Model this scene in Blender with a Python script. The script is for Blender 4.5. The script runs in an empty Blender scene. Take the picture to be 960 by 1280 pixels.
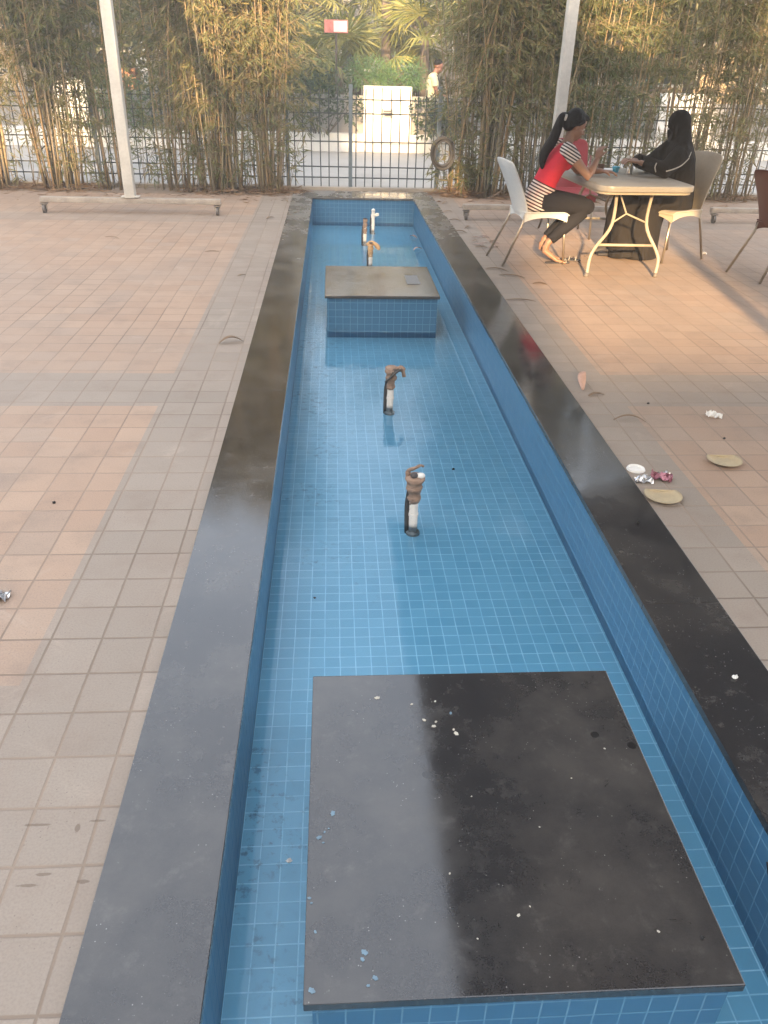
import bpy, bmesh, math, random
import numpy as np
from mathutils import Vector, Matrix, Euler
from mathutils.bvhtree import BVHTree
PI = math.pi
rnd = random.Random(7)
nr = np.random.default_rng(11)
sc = bpy.context.scene
col = sc.collection

# ------------------------------------------------------------------ helpers
def tag(o, label=None, cat=None, group=None, kind=None):
    if label: o['label'] = label
    if cat: o['category'] = cat
    if group: o['group'] = group
    if kind: o['kind'] = kind
    return o

def empty(name, loc=(0, 0, 0), rz=0, label=None, cat=None, group=None, kind=None):
    o = bpy.data.objects.new(name, None); col.objects.link(o)
    o.empty_display_size = .1
    o.location = loc; o.rotation_euler = (0, 0, rz)
    return tag(o, label, cat, group, kind)

def copy_tree(o, parent=None):
    c = o.copy(); col.objects.link(c)
    if parent is not None: c.parent = parent
    for ch in list(o.children):
        copy_tree(ch, c)
    return c

class MB:
    """collects shapes, links them as one mesh object"""
    def __init__(s): s.v = []; s.f = []
    def add(s, verts, faces):
        n = len(s.v); s.v += [tuple(p) for p in verts]
        s.f += [tuple(i + n for i in f) for f in faces]; return s
    def box(s, c, size, rot=None):
        hx, hy, hz = size[0] / 2, size[1] / 2, size[2] / 2
        vs = [Vector((x, y, z)) for x in (-hx, hx) for y in (-hy, hy) for z in (-hz, hz)]
        if rot is not None: vs = [rot @ p for p in vs]
        vs = [p + Vector(c) for p in vs]
        return s.add(vs, [(0, 1, 3, 2), (4, 6, 7, 5), (0, 4, 5, 1), (2, 3, 7, 6), (0, 2, 6, 4), (1, 5, 7, 3)])
    def tube(s, pts, r, seg=8, flat=1.0, up=None):
        pts = [Vector(p) for p in pts]; n = len(pts)
        if not hasattr(r, '__len__'): r = [r] * n
        if len(r) != n:
            a_ = np.asarray(r, float); xs_ = np.linspace(0, len(r) - 1, n); i_ = np.arange(len(r))
            r = list(np.interp(xs_, i_, a_)) if a_.ndim == 1 else [tuple(np.interp(t_, i_, a_[:, j_]) for j_ in range(a_.shape[1])) for t_ in xs_]
        rings = []; prev = None
        for i, p in enumerate(pts):
            t = (pts[min(i + 1, n - 1)] - pts[max(i - 1, 0)])
            t = t.normalized() if t.length > 1e-9 else Vector((0, 0, 1))
            if prev is None:
                a = Vector(up) if up else (Vector((0, 0, 1)) if abs(t.z) < .9 else Vector((1, 0, 0)))
            else: a = prev
            u = a - t * a.dot(t)
            if u.length < 1e-6: u = t.orthogonal()
            u.normalize(); prev = u; w = t.cross(u)
            ri = r[i]
            if hasattr(ri, '__len__'): ra, rb = ri
            else: ra, rb = ri, ri * flat
            rings.append([p + u * (math.cos(k * 2 * PI / seg) * ra) + w * (math.sin(k * 2 * PI / seg) * rb) for k in range(seg)])
        vs = [q for R in rings for q in R]; fs = []
        for i in range(n - 1):
            for k in range(seg):
                k2 = (k + 1) % seg
                fs.append((i * seg + k, i * seg + k2, (i + 1) * seg + k2, (i + 1) * seg + k))
        fs.append(tuple(range(seg - 1, -1, -1))); fs.append(tuple((n - 1) * seg + k for k in range(seg)))
        return s.add(vs, fs)
    def ell(s, c, rad, rot=None, seg=16, rings=10):
        vs = []; fs = []
        for i in range(rings + 1):
            th = PI * i / rings
            for k in range(seg):
                ph = 2 * PI * k / seg
                p = Vector((rad[0] * math.sin(th) * math.cos(ph), rad[1] * math.sin(th) * math.sin(ph), rad[2] * math.cos(th)))
                if rot is not None: p = rot @ p
                vs.append(p + Vector(c))
        for i in range(rings):
            for k in range(seg):
                k2 = (k + 1) % seg
                fs.append((i * seg + k, (i + 1) * seg + k, (i + 1) * seg + k2, i * seg + k2))
        return s.add(vs, fs)
    def lathe(s, prof, c=(0, 0, 0), seg=20):
        vs = []; fs = []
        for (r, z) in prof:
            for k in range(seg):
                a = 2 * PI * k / seg
                vs.append((c[0] + r * math.cos(a), c[1] + r * math.sin(a), c[2] + z))
        for i in range(len(prof) - 1):
            for k in range(seg):
                k2 = (k + 1) % seg
                fs.append((i * seg + k, i * seg + k2, (i + 1) * seg + k2, (i + 1) * seg + k))
        return s.add(vs, fs)
    def loft(s, secs, seg=20):
        """secs: list of (center, rx, ry) horizontal ellipses or (center,rx,ry,rot)"""
        vs = []; fs = []
        for q in secs:
            c = Vector(q[0]); R = q[3] if len(q) > 3 else None
            for k in range(seg):
                a = 2 * PI * k / seg
                p = Vector((q[1] * math.cos(a), q[2] * math.sin(a), 0))
                if R is not None: p = R @ p
                vs.append(c + p)
        for i in range(len(secs) - 1):
            for k in range(seg):
                k2 = (k + 1) % seg
                fs.append((i * seg + k, i * seg + k2, (i + 1) * seg + k2, (i + 1) * seg + k))
        fs.append(tuple(range(seg - 1, -1, -1))); fs.append(tuple((len(secs) - 1) * seg + k for k in range(seg)))
        return s.add(vs, fs)
    def prism(s, outline, z0, z1):
        n = len(outline)
        vs = [(x, y, z0) for x, y in outline] + [(x, y, z1) for x, y in outline]
        fs = [tuple(range(n - 1, -1, -1)), tuple(range(n, 2 * n))]
        for i in range(n):
            j = (i + 1) % n
            fs.append((i, j, n + j, n + i))
        return s.add(vs, fs)
    def mesh(s, name):
        me = bpy.data.meshes.new(name); me.from_pydata(s.v, [], s.f); me.update(); return me
    def build(s, name, mat, parent=None, smooth=False, bevel=0, recalc=True, merge=False, auto=None):
        me = s.mesh(name)
        if recalc or bevel or merge:
            bm = bmesh.new(); bm.from_mesh(me)
            if merge: bmesh.ops.remove_doubles(bm, verts=bm.verts, dist=1e-5)
            if bevel:
                es = [e for e in bm.edges if len(e.link_faces) == 2 and e.calc_face_angle(0) > .6]
                bmesh.ops.bevel(bm, geom=es, offset=bevel, segments=2, affect='EDGES', profile=.6)
            bmesh.ops.recalc_face_normals(bm, faces=bm.faces)
            bm.to_mesh(me); bm.free()
        if smooth or auto:
            me.polygons.foreach_set('use_smooth', [True] * len(me.polygons))
            if auto: me.set_sharp_from_angle(angle=math.radians(auto))
        if mat: me.materials.append(mat)
        o = bpy.data.objects.new(name, me); col.objects.link(o)
        if parent is not None: o.parent = parent
        return o
    def remesh(s, name, mat, parent=None, vox=.008, smooth=4, fac=.5):
        o = s.build(name, mat, parent)
        m = o.modifiers.new('r', 'REMESH'); m.mode = 'VOXEL'; m.voxel_size = vox; m.use_smooth_shade = True
        m2 = o.modifiers.new('s', 'SMOOTH'); m2.iterations = smooth; m2.factor = fac
        dg = bpy.context.evaluated_depsgraph_get(); dg.update()
        me = bpy.data.meshes.new_from_object(o.evaluated_get(dg), depsgraph=dg)
        bm = bmesh.new(); bm.from_mesh(me); seen = set(); isl = []
        for v in bm.verts:
            if v in seen: continue
            st = [v]; seen.add(v); g = []
            while st:
                a = st.pop(); g.append(a)
                for e in a.link_edges:
                    b = e.other_vert(a)
                    if b not in seen: seen.add(b); st.append(b)
            isl.append(g)
        big = max(map(len, isl))
        kill = [v for g in isl if len(g) < big for v in g] if name in ('body', 'robe') else []
        if kill: bmesh.ops.delete(bm, geom=kill, context='VERTS'); bm.to_mesh(me)
        bm.free()
        o.modifiers.clear(); old = o.data; o.data = me; bpy.data.meshes.remove(old)
        me.name = name
        if not me.materials and mat: me.materials.append(mat)
        me.polygons.foreach_set('use_smooth', [True] * len(me.polygons))
        return o

def catmull(pts, n=6):
    P = [Vector(p) for p in pts]; out = []
    for i in range(len(P) - 1):
        p0 = P[max(i - 1, 0)]; p1 = P[i]; p2 = P[i + 1]; p3 = P[min(i + 2, len(P) - 1)]
        for k in range(n):
            t = k / n
            out.append(.5 * ((2 * p1) + (p2 - p0) * t + (2 * p0 - 5 * p1 + 4 * p2 - p3) * t * t + (3 * p1 - p0 - 3 * p2 + p3) * t ** 3))
    out.append(P[-1]); return out

# ------------------------------------------------------------------ material helpers
class NT:
    def __init__(s, name):
        s.m = bpy.data.materials.new(name); s.m.use_nodes = True
        s.t = s.m.node_tree; s.n = s.t.nodes; s.n.clear()
        s.out = s.n.new('ShaderNodeOutputMaterial')
    def node(s, typ, **kw):
        nd = s.n.new(typ)
        for k, v in kw.items(): setattr(nd, k, v)
        return nd
    def lk(s, a, b):
        a = a.s if isinstance(a, V) else a
        if hasattr(a, 'is_output'): s.t.links.new(a, b)
        else: b.default_value = a
    def math(s, op, *a, clamp=False):
        nd = s.node('ShaderNodeMath', operation=op, use_clamp=clamp)
        for i, x in enumerate(a): s.lk(x, nd.inputs[i])
        return V(s, nd.outputs[0])
    def pos(s):
        g = s.node('ShaderNodeNewGeometry'); sp = s.node('ShaderNodeSeparateXYZ')
        s.t.links.new(g.outputs['Position'], sp.inputs[0])
        return g.outputs['Position'], V(s, sp.outputs[0]), V(s, sp.outputs[1]), V(s, sp.outputs[2])
    def objpos(s):
        g = s.node('ShaderNodeTexCoord'); sp = s.node('ShaderNodeSeparateXYZ')
        s.t.links.new(g.outputs['Object'], sp.inputs[0])
        return g.outputs['Object'], V(s, sp.outputs[0]), V(s, sp.outputs[1]), V(s, sp.outputs[2])
    def normal(s):
        g = s.node('ShaderNodeNewGeometry'); sp = s.node('ShaderNodeSeparateXYZ')
        s.t.links.new(g.outputs['True Normal'], sp.inputs[0])
        return V(s, sp.outputs[0]), V(s, sp.outputs[1]), V(s, sp.outputs[2])
    def island(s):
        g = s.node('ShaderNodeNewGeometry'); return V(s, g.outputs['Random Per Island'])
    def objrand(s):
        g = s.node('ShaderNodeObjectInfo'); return V(s, g.outputs['Random'])
    def noise(s, vec, scale, detail=4, rough=.55, dist=0, sx=None):
        nd = s.node('ShaderNodeTexNoise')
        if sx is not None:
            mp = s.node('ShaderNodeMapping'); s.lk(vec, mp.inputs['Vector']); mp.inputs['Scale'].default_value = sx; vec = mp.outputs[0]
        s.lk(vec, nd.inputs['Vector'])
        nd.inputs['Scale'].default_value = scale; nd.inputs['Detail'].default_value = detail
        nd.inputs['Roughness'].default_value = rough; nd.inputs['Distortion'].default_value = dist
        return V(s, nd.outputs['Fac'])
    def white(s, x, y):
        c = s.node('ShaderNodeCombineXYZ'); s.lk(x, c.inputs[0]); s.lk(y, c.inputs[1])
        w = s.node('ShaderNodeTexWhiteNoise', noise_dimensions='3D'); s.t.links.new(c.outputs[0], w.inputs['Vector'])
        return V(s, w.outputs['Value'])
    def vor(s, vec, scale, feature='F1', rand=1):
        nd = s.node('ShaderNodeTexVoronoi', feature=feature); s.lk(vec, nd.inputs['Vector'])
        nd.inputs['Scale'].default_value = scale; nd.inputs['Randomness'].default_value = rand
        return V(s, nd.outputs['Distance'])
    def ramp(s, x, a, b):
        nd = s.node('ShaderNodeMapRange', interpolation_type='SMOOTHSTEP')
        s.lk(x, nd.inputs[0]); nd.inputs[1].default_value = a; nd.inputs[2].default_value = b
        return V(s, nd.outputs[0])
    def mix(s, f, a, b):
        nd = s.node('ShaderNodeMix', data_type='RGBA'); s.lk(f, nd.inputs[0])
        for x, i in ((a, 6), (b, 7)):
            if isinstance(x, (tuple, list)): nd.inputs[i].default_value = (*x[:3], 1)
            else: s.lk(x, nd.inputs[i])
        return nd.outputs[2]
    def pal(s, x, cols):
        nd = s.node('ShaderNodeValToRGB'); s.lk(x, nd.inputs[0]); r = nd.color_ramp
        while len(r.elements) < len(cols): r.elements.new(.5)
        for i, c in enumerate(cols):
            r.elements[i].position = i / (len(cols) - 1); r.elements[i].color = (*c, 1)
        return nd.outputs[0]
    def bump(s, h, strength=.3, dist=.01):
        nd = s.node('ShaderNodeBump'); s.lk(h, nd.inputs['Height'])
        nd.inputs['Strength'].default_value = strength; nd.inputs['Distance'].default_value = dist
        return nd.outputs[0]
    def bsdf(s, color, rough=.6, metal=0, bump=None, spec=.5, trans=0, sheen=0):
        b = s.node('ShaderNodeBsdfPrincipled')
        if isinstance(color, (tuple, list)): b.inputs['Base Color'].default_value = (*color[:3], 1)
        else: s.lk(color, b.inputs['Base Color'])
        s.lk(rough, b.inputs['Roughness']); s.lk(metal, b.inputs['Metallic'])
        b.inputs['Specular IOR Level'].default_value = spec
        if trans: b.inputs['Transmission Weight'].default_value = trans
        if bump is not None: s.lk(bump, b.inputs['Normal'])
        s.t.links.new(b.outputs[0], s.out.inputs[0])
        return b

class V:
    def __init__(s, nt, sock): s.nt = nt; s.s = sock
    def __add__(s, o): return s.nt.math('ADD', s, o)
    __radd__ = __add__
    def __sub__(s, o): return s.nt.math('SUBTRACT', s, o)
    def __rsub__(s, o): return s.nt.math('SUBTRACT', o, s)
    def __mul__(s, o): return s.nt.math('MULTIPLY', s, o)
    __rmul__ = __mul__
    def __truediv__(s, o): return s.nt.math('DIVIDE', s, o)
    def fl(s): return s.nt.math('FLOOR', s)
    def fr(s): return s.nt.math('FRACT', s)
    def ab(s): return s.nt.math('ABSOLUTE', s)
    def lt(s, o): return s.nt.math('LESS_THAN', s, o)
    def gt(s, o): return s.nt.math('GREATER_THAN', s, o)
    def mn(s, o): return s.nt.math('MINIMUM', s, o)
    def mxm(s, o): return s.nt.math('MAXIMUM', s, o)
    def sin(s): return s.nt.math('SINE', s)
    def clamp(s): return s.nt.math('ADD', s, 0.0, clamp=True)

KD = .72
def dim(c): return tuple(v * KD for v in c) if max(c) < .55 else tuple(v * .86 for v in c)
def plain(name, c, rough=.5, var=.15, scale=8, metal=0, spec=.5, bump=.0):
    c = dim(c)
    """base colour with uneven wear and grain"""
    n = NT(name); p, x, y, z = n.objpos()
    f = n.noise(p, scale, 6, .65); g = n.noise(p, scale * 9, 3)
    k = (f * .7 + g * .3)
    lo = tuple(v * (1 - var) for v in c); hi = tuple(min(1, v * (1 + var)) for v in c)
    cc = n.mix(n.ramp(k, .3, .7), lo, hi)
    n.bsdf(cc, (f * .3 + (rough - .15)), metal, n.bump(g, bump, .004) if bump else None, spec)
    return n.m

# ---- paving
def mat_paving():
    n = NT('paving'); p, x, y, z = n.pos()
    wob = n.noise(p, 1.3, 2) * .012
    a = (x + wob - .017 + 64) / .1605; b = (y + wob * .7 - .003 + 64) / .1677
    fx = a.fr(); fy = b.fr()
    ex = (fx - .5).ab(); ey = (fy - .5).ab()
    jn = n.noise(p, 30, 3) * .02
    joint = n.ramp((ex.mxm(ey) + jn), .478, .498)
    cell = n.white(a.fl(), b.fl()); cell2 = n.white(a.fl() + 33.3, b.fl())
    # grey border along the pool, grey bands across
    bx = x.gt(-.943) * x.lt(1.62)
    r1 = y.gt(4.036) * y.lt(4.54); r2 = y.gt(1.353) * y.lt(1.856); r3 = y.gt(9.4) * y.lt(9.91)
    band = (bx + r1 + r2 + r3 * .6).clamp()
    big = n.noise(p, .55, 5, .6); med = n.noise(p, 4.5, 6, .65); fine = n.noise(p, 160, 2)
    pink = n.mix(cell, (.40, .285, .215), (.455, .335, .255))
    grey = n.mix(cell, (.29, .248, .21), (.34, .29, .245))
    c = n.mix(band, pink, grey)
    c = n.mix((cell2.gt(.86)) * .35, c, (.34, .285, .24))
    c = n.mix(n.ramp(big, .38, .66) * .55, c, (.33, .27, .225))
    c = n.mix(n.ramp(med, .46, .76) * .5, c, (.26, .205, .17))
    dust = n.noise(p, 1.7, 6, .7, 1)
    c = n.mix(n.ramp(dust, .56, .75) * .45, c, (.5, .42, .35))
    sp = n.noise(p, 21, 4, .7)
    c = n.mix(n.ramp(sp, .70, .76) * .55, c, (.16, .125, .10))
    c = n.mix(n.ramp(n.noise(p, 13, 5, .7), .70, .76) * .5, c, (.62, .56, .5))
    c = n.mix(n.ramp(fine, .35, .75) * .3, c, (.2, .16, .13))
    gv = n.vor(p, 75); c = n.mix(n.ramp(gv, .16, .08) * n.ramp(n.noise(p, 6, 3), .45, .6) * .6, c, (.13, .10, .085))
    jm = n.ramp(n.noise(p, .8, 3), .3, .62)
    jc = n.mix(jm, (.15, .115, .09), (.30, .235, .185))
    c = n.mix(joint * .82, c, jc)
    wet = None      # old damp marks along two joints near the kerb
    for (sx_, sy_, ax, ay) in ((-.736, 1.353, .030, .0045), (-.590, 1.360, .020, .004), (-.702, 1.187, .026, .0045), (-.579, 1.193, .015, .005), (-.633, 1.34, .006, .014), (-.676, 1.215, .02, .004)):
        dd = n.math('SQRT', ((x - sx_) / ax) * ((x - sx_) / ax) + ((y - sy_) / ay) * ((y - sy_) / ay)) + (sp - .5) * 2.2
        k_ = n.ramp(dd, 1.15, .7); wet = k_ if wet is None else wet.mxm(k_)
    c = n.mix(wet * .6, c, (.12, .085, .065))
    hs = n.node('ShaderNodeHueSaturation'); n.lk(c, hs.inputs['Color']); hs.inputs['Value'].default_value = .80; hs.inputs['Saturation'].default_value = 1.14; c = hs.outputs[0]
    h = (1 - joint) * 1.0 + fine * .12 + cell * .2
    n.bsdf(c, (med * .25 + .62), 0, n.bump(h, .5, .004), .35)
    return n.m

def mat_tiles(name='blue_tiles'):
    n = NT(name); p, x, y, z = n.pos(); nx, ny, nz = n.normal()
    wob = n.noise(p, 7, 2) * .004
    def ln(v, off, per):
        q = ((v + wob + off + 12 * per * 10) / per); e = (q.fr() - .5).ab()
        return n.ramp(e, .455, .482), q.fl()
    lx, cx = ln(x, -.016, .0588); ly, cy = ln(y, -.0535, .0594); lz, cz = ln(z, .002, .0575)
    sx = nx.ab().lt(.5); sy = ny.ab().lt(.5); sz = nz.ab().lt(.5)
    g = (lx * sx).mxm(ly * sy).mxm(lz * sz)
    cell = n.white(cx + cz * 7.13, cy + cz * 3.7)
    big = n.noise(p, 1.6, 5, .6); med = n.noise(p, 9, 5, .7)
    t = n.mix(cell, (.125, .320, .455), (.160, .370, .510))
    t = n.mix(n.ramp(big, .35, .7) * .5, t, (.17, .38, .52))
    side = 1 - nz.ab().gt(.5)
    t = n.mix(side * .85, t, (.026, .095, .19))  # shade of the upright faces painted into the tile colour
    gr = n.mix(n.ramp(med, .3, .65), (.24, .49, .64), (.40, .64, .77))
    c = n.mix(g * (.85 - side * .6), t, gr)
    # dirt settled on the floor, mostly along the left side
    d = n.ramp(n.noise(p, 26, 5, .7), .52, .66) * n.ramp(x, .30, -.25) * n.ramp(n.noise(p, 2.2, 3), .45, .6)
    c = n.mix(d * .75, c, (.03, .075, .12))
    c = n.mix(n.ramp(med, .62, .8) * .3, c, (.14, .27, .36))
    n.bsdf(c, (g * .3 + med * .2 + .22), 0, n.bump(((1 - g) + cell * .25), .25, .002), .4)
    return n.m

def mat_granite():
    n = NT('black_granite'); p, x, y, z = n.pos()
    big = n.noise(p, 2.1, 6, .65); med = n.noise(p, 13, 8, .75, .25); fine = n.noise(p, 260, 2)
    c = n.mix(fine, (.013, .0125, .013), (.03, .029, .03))
    c = n.mix(n.ramp(big, .38, .7) * .7, c, (.062, .056, .05))
    c = n.mix(n.ramp(med, .52, .8) * .5, c, (.11, .10, .09))
    ws = n.vor(p, 70); c = n.mix(n.ramp(ws, .13, .06) * n.ramp(n.noise(p, 8, 3), .5, .62) * .75, c, (.26, .25, .235))
    vd = n.vor(p, 11); c = n.mix(n.ramp(vd, .16, .10) * n.ramp(n.noise(p, 1.9, 2), .55, .62) * .7, c, (.005, .005, .006))
    c = n.mix(n.ramp(n.noise(p, 34, 4, .75), .66, .78) * .55, c, (.20, .19, .18))
    c = n.mix(n.ramp(n.noise(p, 5.2, 5, .8, 1.5), .62, .72) * .5, c, (.006, .006, .007))
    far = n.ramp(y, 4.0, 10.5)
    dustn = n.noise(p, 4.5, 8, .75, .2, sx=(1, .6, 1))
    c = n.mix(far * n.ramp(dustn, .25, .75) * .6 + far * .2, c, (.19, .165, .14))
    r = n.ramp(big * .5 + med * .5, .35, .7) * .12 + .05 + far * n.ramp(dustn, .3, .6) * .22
    n.bsdf(c, r, 0, n.bump(med * .7 + n.noise(p, 40, 3) * .3, .045, .003), .8)
    return n.m

def mat_leaf(name, cols, rough=.5, tr=.35):
    cols = [dim(c) for c in cols]
    n = NT(name); r = n.island(); p, x, y, z = n.pos()
    k = (r * .75 + n.noise(p, 1.4, 3) * .5 - .12).clamp()
    c = n.pal(k, cols)
    b = n.bsdf(c, rough, 0, None, .35)
    t = n.node('ShaderNodeBsdfTranslucent'); n.lk(c, t.inputs[0])
    m = n.node('ShaderNodeMixShader'); m.inputs[0].default_value = tr
    n.t.links.new(b.outputs[0], m.inputs[1]); n.t.links.new(t.outputs[0], m.inputs[2])
    n.t.links.new(m.outputs[0], n.out.inputs[0])
    return n.m

def mat_culm():
    n = NT('bamboo_culm'); r = n.objrand(); p, x, y, z = n.pos()
    c = n.pal(r, [(.30, .20, .10), (.25, .18, .105), (.19, .16, .105), (.35, .255, .14), (.23, .20, .13), (.17, .15, .115), (.30, .215, .12)])
    f = n.noise(p, 7, 5, .7, sx=(3, 3, .6))
    c = n.mix(n.ramp(f, .45, .75) * .55, c, (.11, .085, .06))
    c = n.mix(n.ramp(n.noise(p, 3, 3), .55, .7) * .35, c, (.25, .20, .13))
    node = n.ramp(((z * 4.2 + r * 7).fr() - .5).ab(), .46, .5)
    c = n.mix(node * .6, c, (.10, .075, .05))
    n.bsdf(c, .5, 0, None, .35); return n.m

def mat_water():
    n = NT('shallow_water'); p, x, y, z = n.pos()
    h = n.noise(p, 3.5, 2) * .7 + n.noise(p, 14, 2) * .15
    bm = n.bump(h, .04, .05)
    tr = n.node('ShaderNodeBsdfTransparent'); tr.inputs[0].default_value = (.90, .97, .99, 1)
    gl = n.node('ShaderNodeBsdfGlossy'); gl.inputs['Roughness'].default_value = .07
    n.lk(bm, gl.inputs['Normal'])
    fr = n.node('ShaderNodeFresnel'); fr.inputs[0].default_value = 1.33; n.lk(bm, fr.inputs['Normal'])
    m = n.node('ShaderNodeMixShader')
    n.t.links.new(fr.outputs[0], m.inputs[0]); n.t.links.new(tr.outputs[0], m.inputs[1]); n.t.links.new(gl.outputs[0], m.inputs[2])
    n.t.links.new(m.outputs[0], n.out.inputs[0]); return n.m

def mat_concrete(name, lo, hi, stain=.4):
    lo, hi = dim(lo), dim(hi)
    n = NT(name); p, x, y, z = n.pos()
    a = n.noise(p, .9, 6, .65); b = n.noise(p, 14, 5, .7)
    c = n.mix(n.ramp(a, .35, .65), lo, hi)
    c = n.mix(n.ramp(b, .5, .8) * stain, c, tuple(v * .6 for v in lo))
    n.bsdf(c, .8, 0, n.bump(b, .2, .005), .3); return n.m

M = {}
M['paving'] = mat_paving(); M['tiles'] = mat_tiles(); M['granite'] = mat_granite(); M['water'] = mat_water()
M['culm'] = mat_culm()
M['bleaf'] = mat_leaf('bamboo_leaf', [(.15, .185, .06), (.22, .225, .08), (.12, .155, .055), (.30, .27, .11), (.36, .28, .14), (.19, .215, .08), (.26, .19, .10)])
M['bleaf_green'] = mat_leaf('bamboo_leaf_green', [(.13, .17, .065), (.18, .21, .085), (.115, .15, .065), (.24, .24, .10), (.32, .28, .13)])
M['twig'] = plain('bamboo_twig', (.27, .20, .11), .6, .3)
M['dry'] = mat_leaf('dry_leaf', [(.16, .09, .05), (.25, .15, .085), (.33, .22, .13), (.2, .12, .075)], .6, .15)
M['shrub'] = mat_leaf('shrub_leaf', [(.03, .06, .025), (.055, .095, .04), (.08, .12, .055), (.04, .075, .03)], .4, .25)
M['fern'] = mat_leaf('fine_foliage', [(.08, .18, .07), (.12, .24, .09), (.16, .27, .12)], .5, .35)
M['palm'] = mat_leaf('palm_leaf', [(.24, .27, .07), (.36, .34, .10), (.18, .22, .06), (.45, .40, .14)], .45, .35)
M['tree'] = mat_leaf('tree_leaf', [(.07, .085, .03), (.11, .12, .045), (.15, .145, .06), (.085, .10, .04)], .5, .3)
M['bark'] = plain('bark', (.12, .095, .075), .85, .4, 12, bump=.5)
M['fence'] = plain('fence_paint', (.055, .07, .075), .55, .35, 6)
M['fence_post'] = plain('fence_post_paint', (.15, .19, .22), .5, .25, 6)
M['white_wall'] = mat_concrete('white_wall', (.74, .73, .70), (.82, .81, .78), .12)
M['grey_panel'] = mat_concrete('grey_panel', (.36, .35, .33), (.45, .43, .41))
M['road'] = mat_concrete('road_concrete', (.42, .40, .37), (.50, .475, .44), .2)
M['soil'] = mat_concrete('soil', (.24, .175, .125), (.33, .25, .185), .5)
M['concrete'] = mat_concrete('concrete', (.36, .32, .27), (.45, .40, .34), .3)
M['ground'] = mat_concrete('ground', (.20, .17, .12), (.28, .23, .17))
M['post_white'] = plain('post_paint', (.60, .575, .52), .5, .12, 5)
M['beam_paint'] = plain('beam_paint', (.43, .37, .31), .6, .2, 9)
M['caster'] = plain('caster_rubber', (.16, .14, .125), .6, .3, 20)
M['caster_steel'] = plain('caster_steel', (.33, .29, .25), .4, .3, 30, metal=.6)
M['awning'] = plain('awning_fabric', (.085, .075, .068), .9, .15, 3)
M['awning_frame'] = plain('awning_frame', (.4, .39, .37), .5, .1, 5)
M['steel'] = plain('chair_leg_steel', (.50, .43, .35), .35, .15, 15, metal=.85)
M['table_leg'] = plain('table_leg_paint', (.40, .34, .25), .5, .15, 15)
M['table_top'] = plain('table_top_plastic', (.37, .34, .29), .4, .12, 7)
M['chair_white'] = plain('white_plastic', (.62, .62, .60), .42, .08, 6)
M['chair_beige'] = plain('beige_plastic', (.56, .47, .35), .42, .1, 6)
M['chair_red'] = plain('red_plastic', (.40, .055, .06), .4, .12, 6)
M['chair_maroon'] = plain('maroon_plastic', (.115, .026, .024), .4, .15, 6)
M['skin'] = plain('skin', (.38, .205, .13), .5, .08, 14)
M['skin_far'] = plain('far_skin', (.42, .20, .13), .5, .1, 14)
def mat_hair():
    n = NT('black_hair'); p, x, y, z = n.objpos(); f = n.noise(p, 60, 3, .6, .2, sx=(1.4, 2.2, .25))
    n.bsdf(n.mix(f, (.008, .006, .005), (.022, .016, .013)), .6, 0, n.bump(f, .8, .01), .22); return n.m
M['hair'] = mat_hair()
M['trousers'] = plain('charcoal_trousers', (.022, .021, .025), .9, .2, 10, spec=.15)
def mat_cloth(name, c):
    n = NT(name); p, x, y, z = n.objpos(); f = n.noise(p, 5, 3, .5, .8, sx=(1.6, 1.6, .55)); g = n.noise(p, 30, 3)
    n.bsdf(n.mix(f, tuple(v * .75 for v in c), tuple(v * 1.3 for v in c)), .85, 0, n.bump(f * .9 + g * .1, .9, .05), .15); return n.m
M['abaya'] = mat_cloth('black_cloth', (.0155, .013, .0115))
M['piping'] = plain('white_piping', (.65, .6, .52), .6)
M['shirt_far'] = plain('pale_yellow_shirt', (.72, .68, .46), .8, .08)
M['dark_cloth'] = plain('dark_cloth', (.06, .055, .06), .8)
M['pvc'] = None
M['foil'] = plain('foil', (.55, .55, .56), .28, .35, 40, metal=.8)
M['foil_pink'] = plain('pink_foil', (.40, .16, .20), .3, .5, 35, metal=.4)
M['plate'] = plain('leaf_plate', (.50, .40, .25), .7, .12, 20)
M['paper'] = plain('white_paper', (.75, .73, .69), .7, .06)
M['tea'] = plain('tea_cup', (.22, .10, .05), .4, .1)
M['blue_cup'] = plain('turquoise_plastic', (.08, .42, .58), .4, .1)
M['silver'] = plain('steel_tin', (.55, .52, .48), .3, .1, metal=.9)
M['sign'] = None
M['orange_wall'] = mat_concrete('orange_wall', (.44, .33, .22), (.5, .39, .28), .2)
M['pale_wall'] = mat_concrete('pale_wall', (.28, .265, .235), (.34, .32, .285), .2)
M['shade_wall'] = mat_concrete('plaster_wall', (.42, .38, .33), (.5, .46, .40), .2)
M['window'] = plain('dark_window', (.03, .035, .04), .15, .2)
M['stain_white'] = plain('dropping', (.52, .48, .40), .8, .25, 60)
M['stain_blue'] = plain('blue_paint_drop', (.16, .25, .32), .6, .3, 60)
M['black_bit'] = plain('black_debris', (.012, .011, .012), .7, .3)

def mat_pvc():
    n = NT('dirty_white_pipe'); p, x, y, z = n.objpos()
    g = n.noise(p, 55, 4, .7); a = n.noise(p, 18, 3)
    c = n.mix(a, (.62, .57, .50), (.72, .68, .62))
    c = n.mix(n.ramp(g, .60, .68) * .85, c, (.12, .09, .075))
    c = n.mix(n.ramp(z + a * .04, .085, .055) * .85, c, (.10, .105, .11))
    n.bsdf(c, .6, 0, n.bump(g, .2, .002), .3); return n.m
M['pvc'] = mat_pvc()
def mat_rag(name, lo, hi):
    n = NT(name); p, x, y, z = n.objpos()
    w = n.noise(p, 14, 4, .6, 1.2, sx=(1, 1, 4)); g = n.noise(p, 90, 3)
    c = n.mix(w, lo, hi); c = n.mix(n.ramp(g, .6, .7) * .4, c, tuple(v * .4 for v in lo))
    n.bsdf(c, .9, 0, n.bump(w, .7, .01), .2); return n.m
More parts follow.
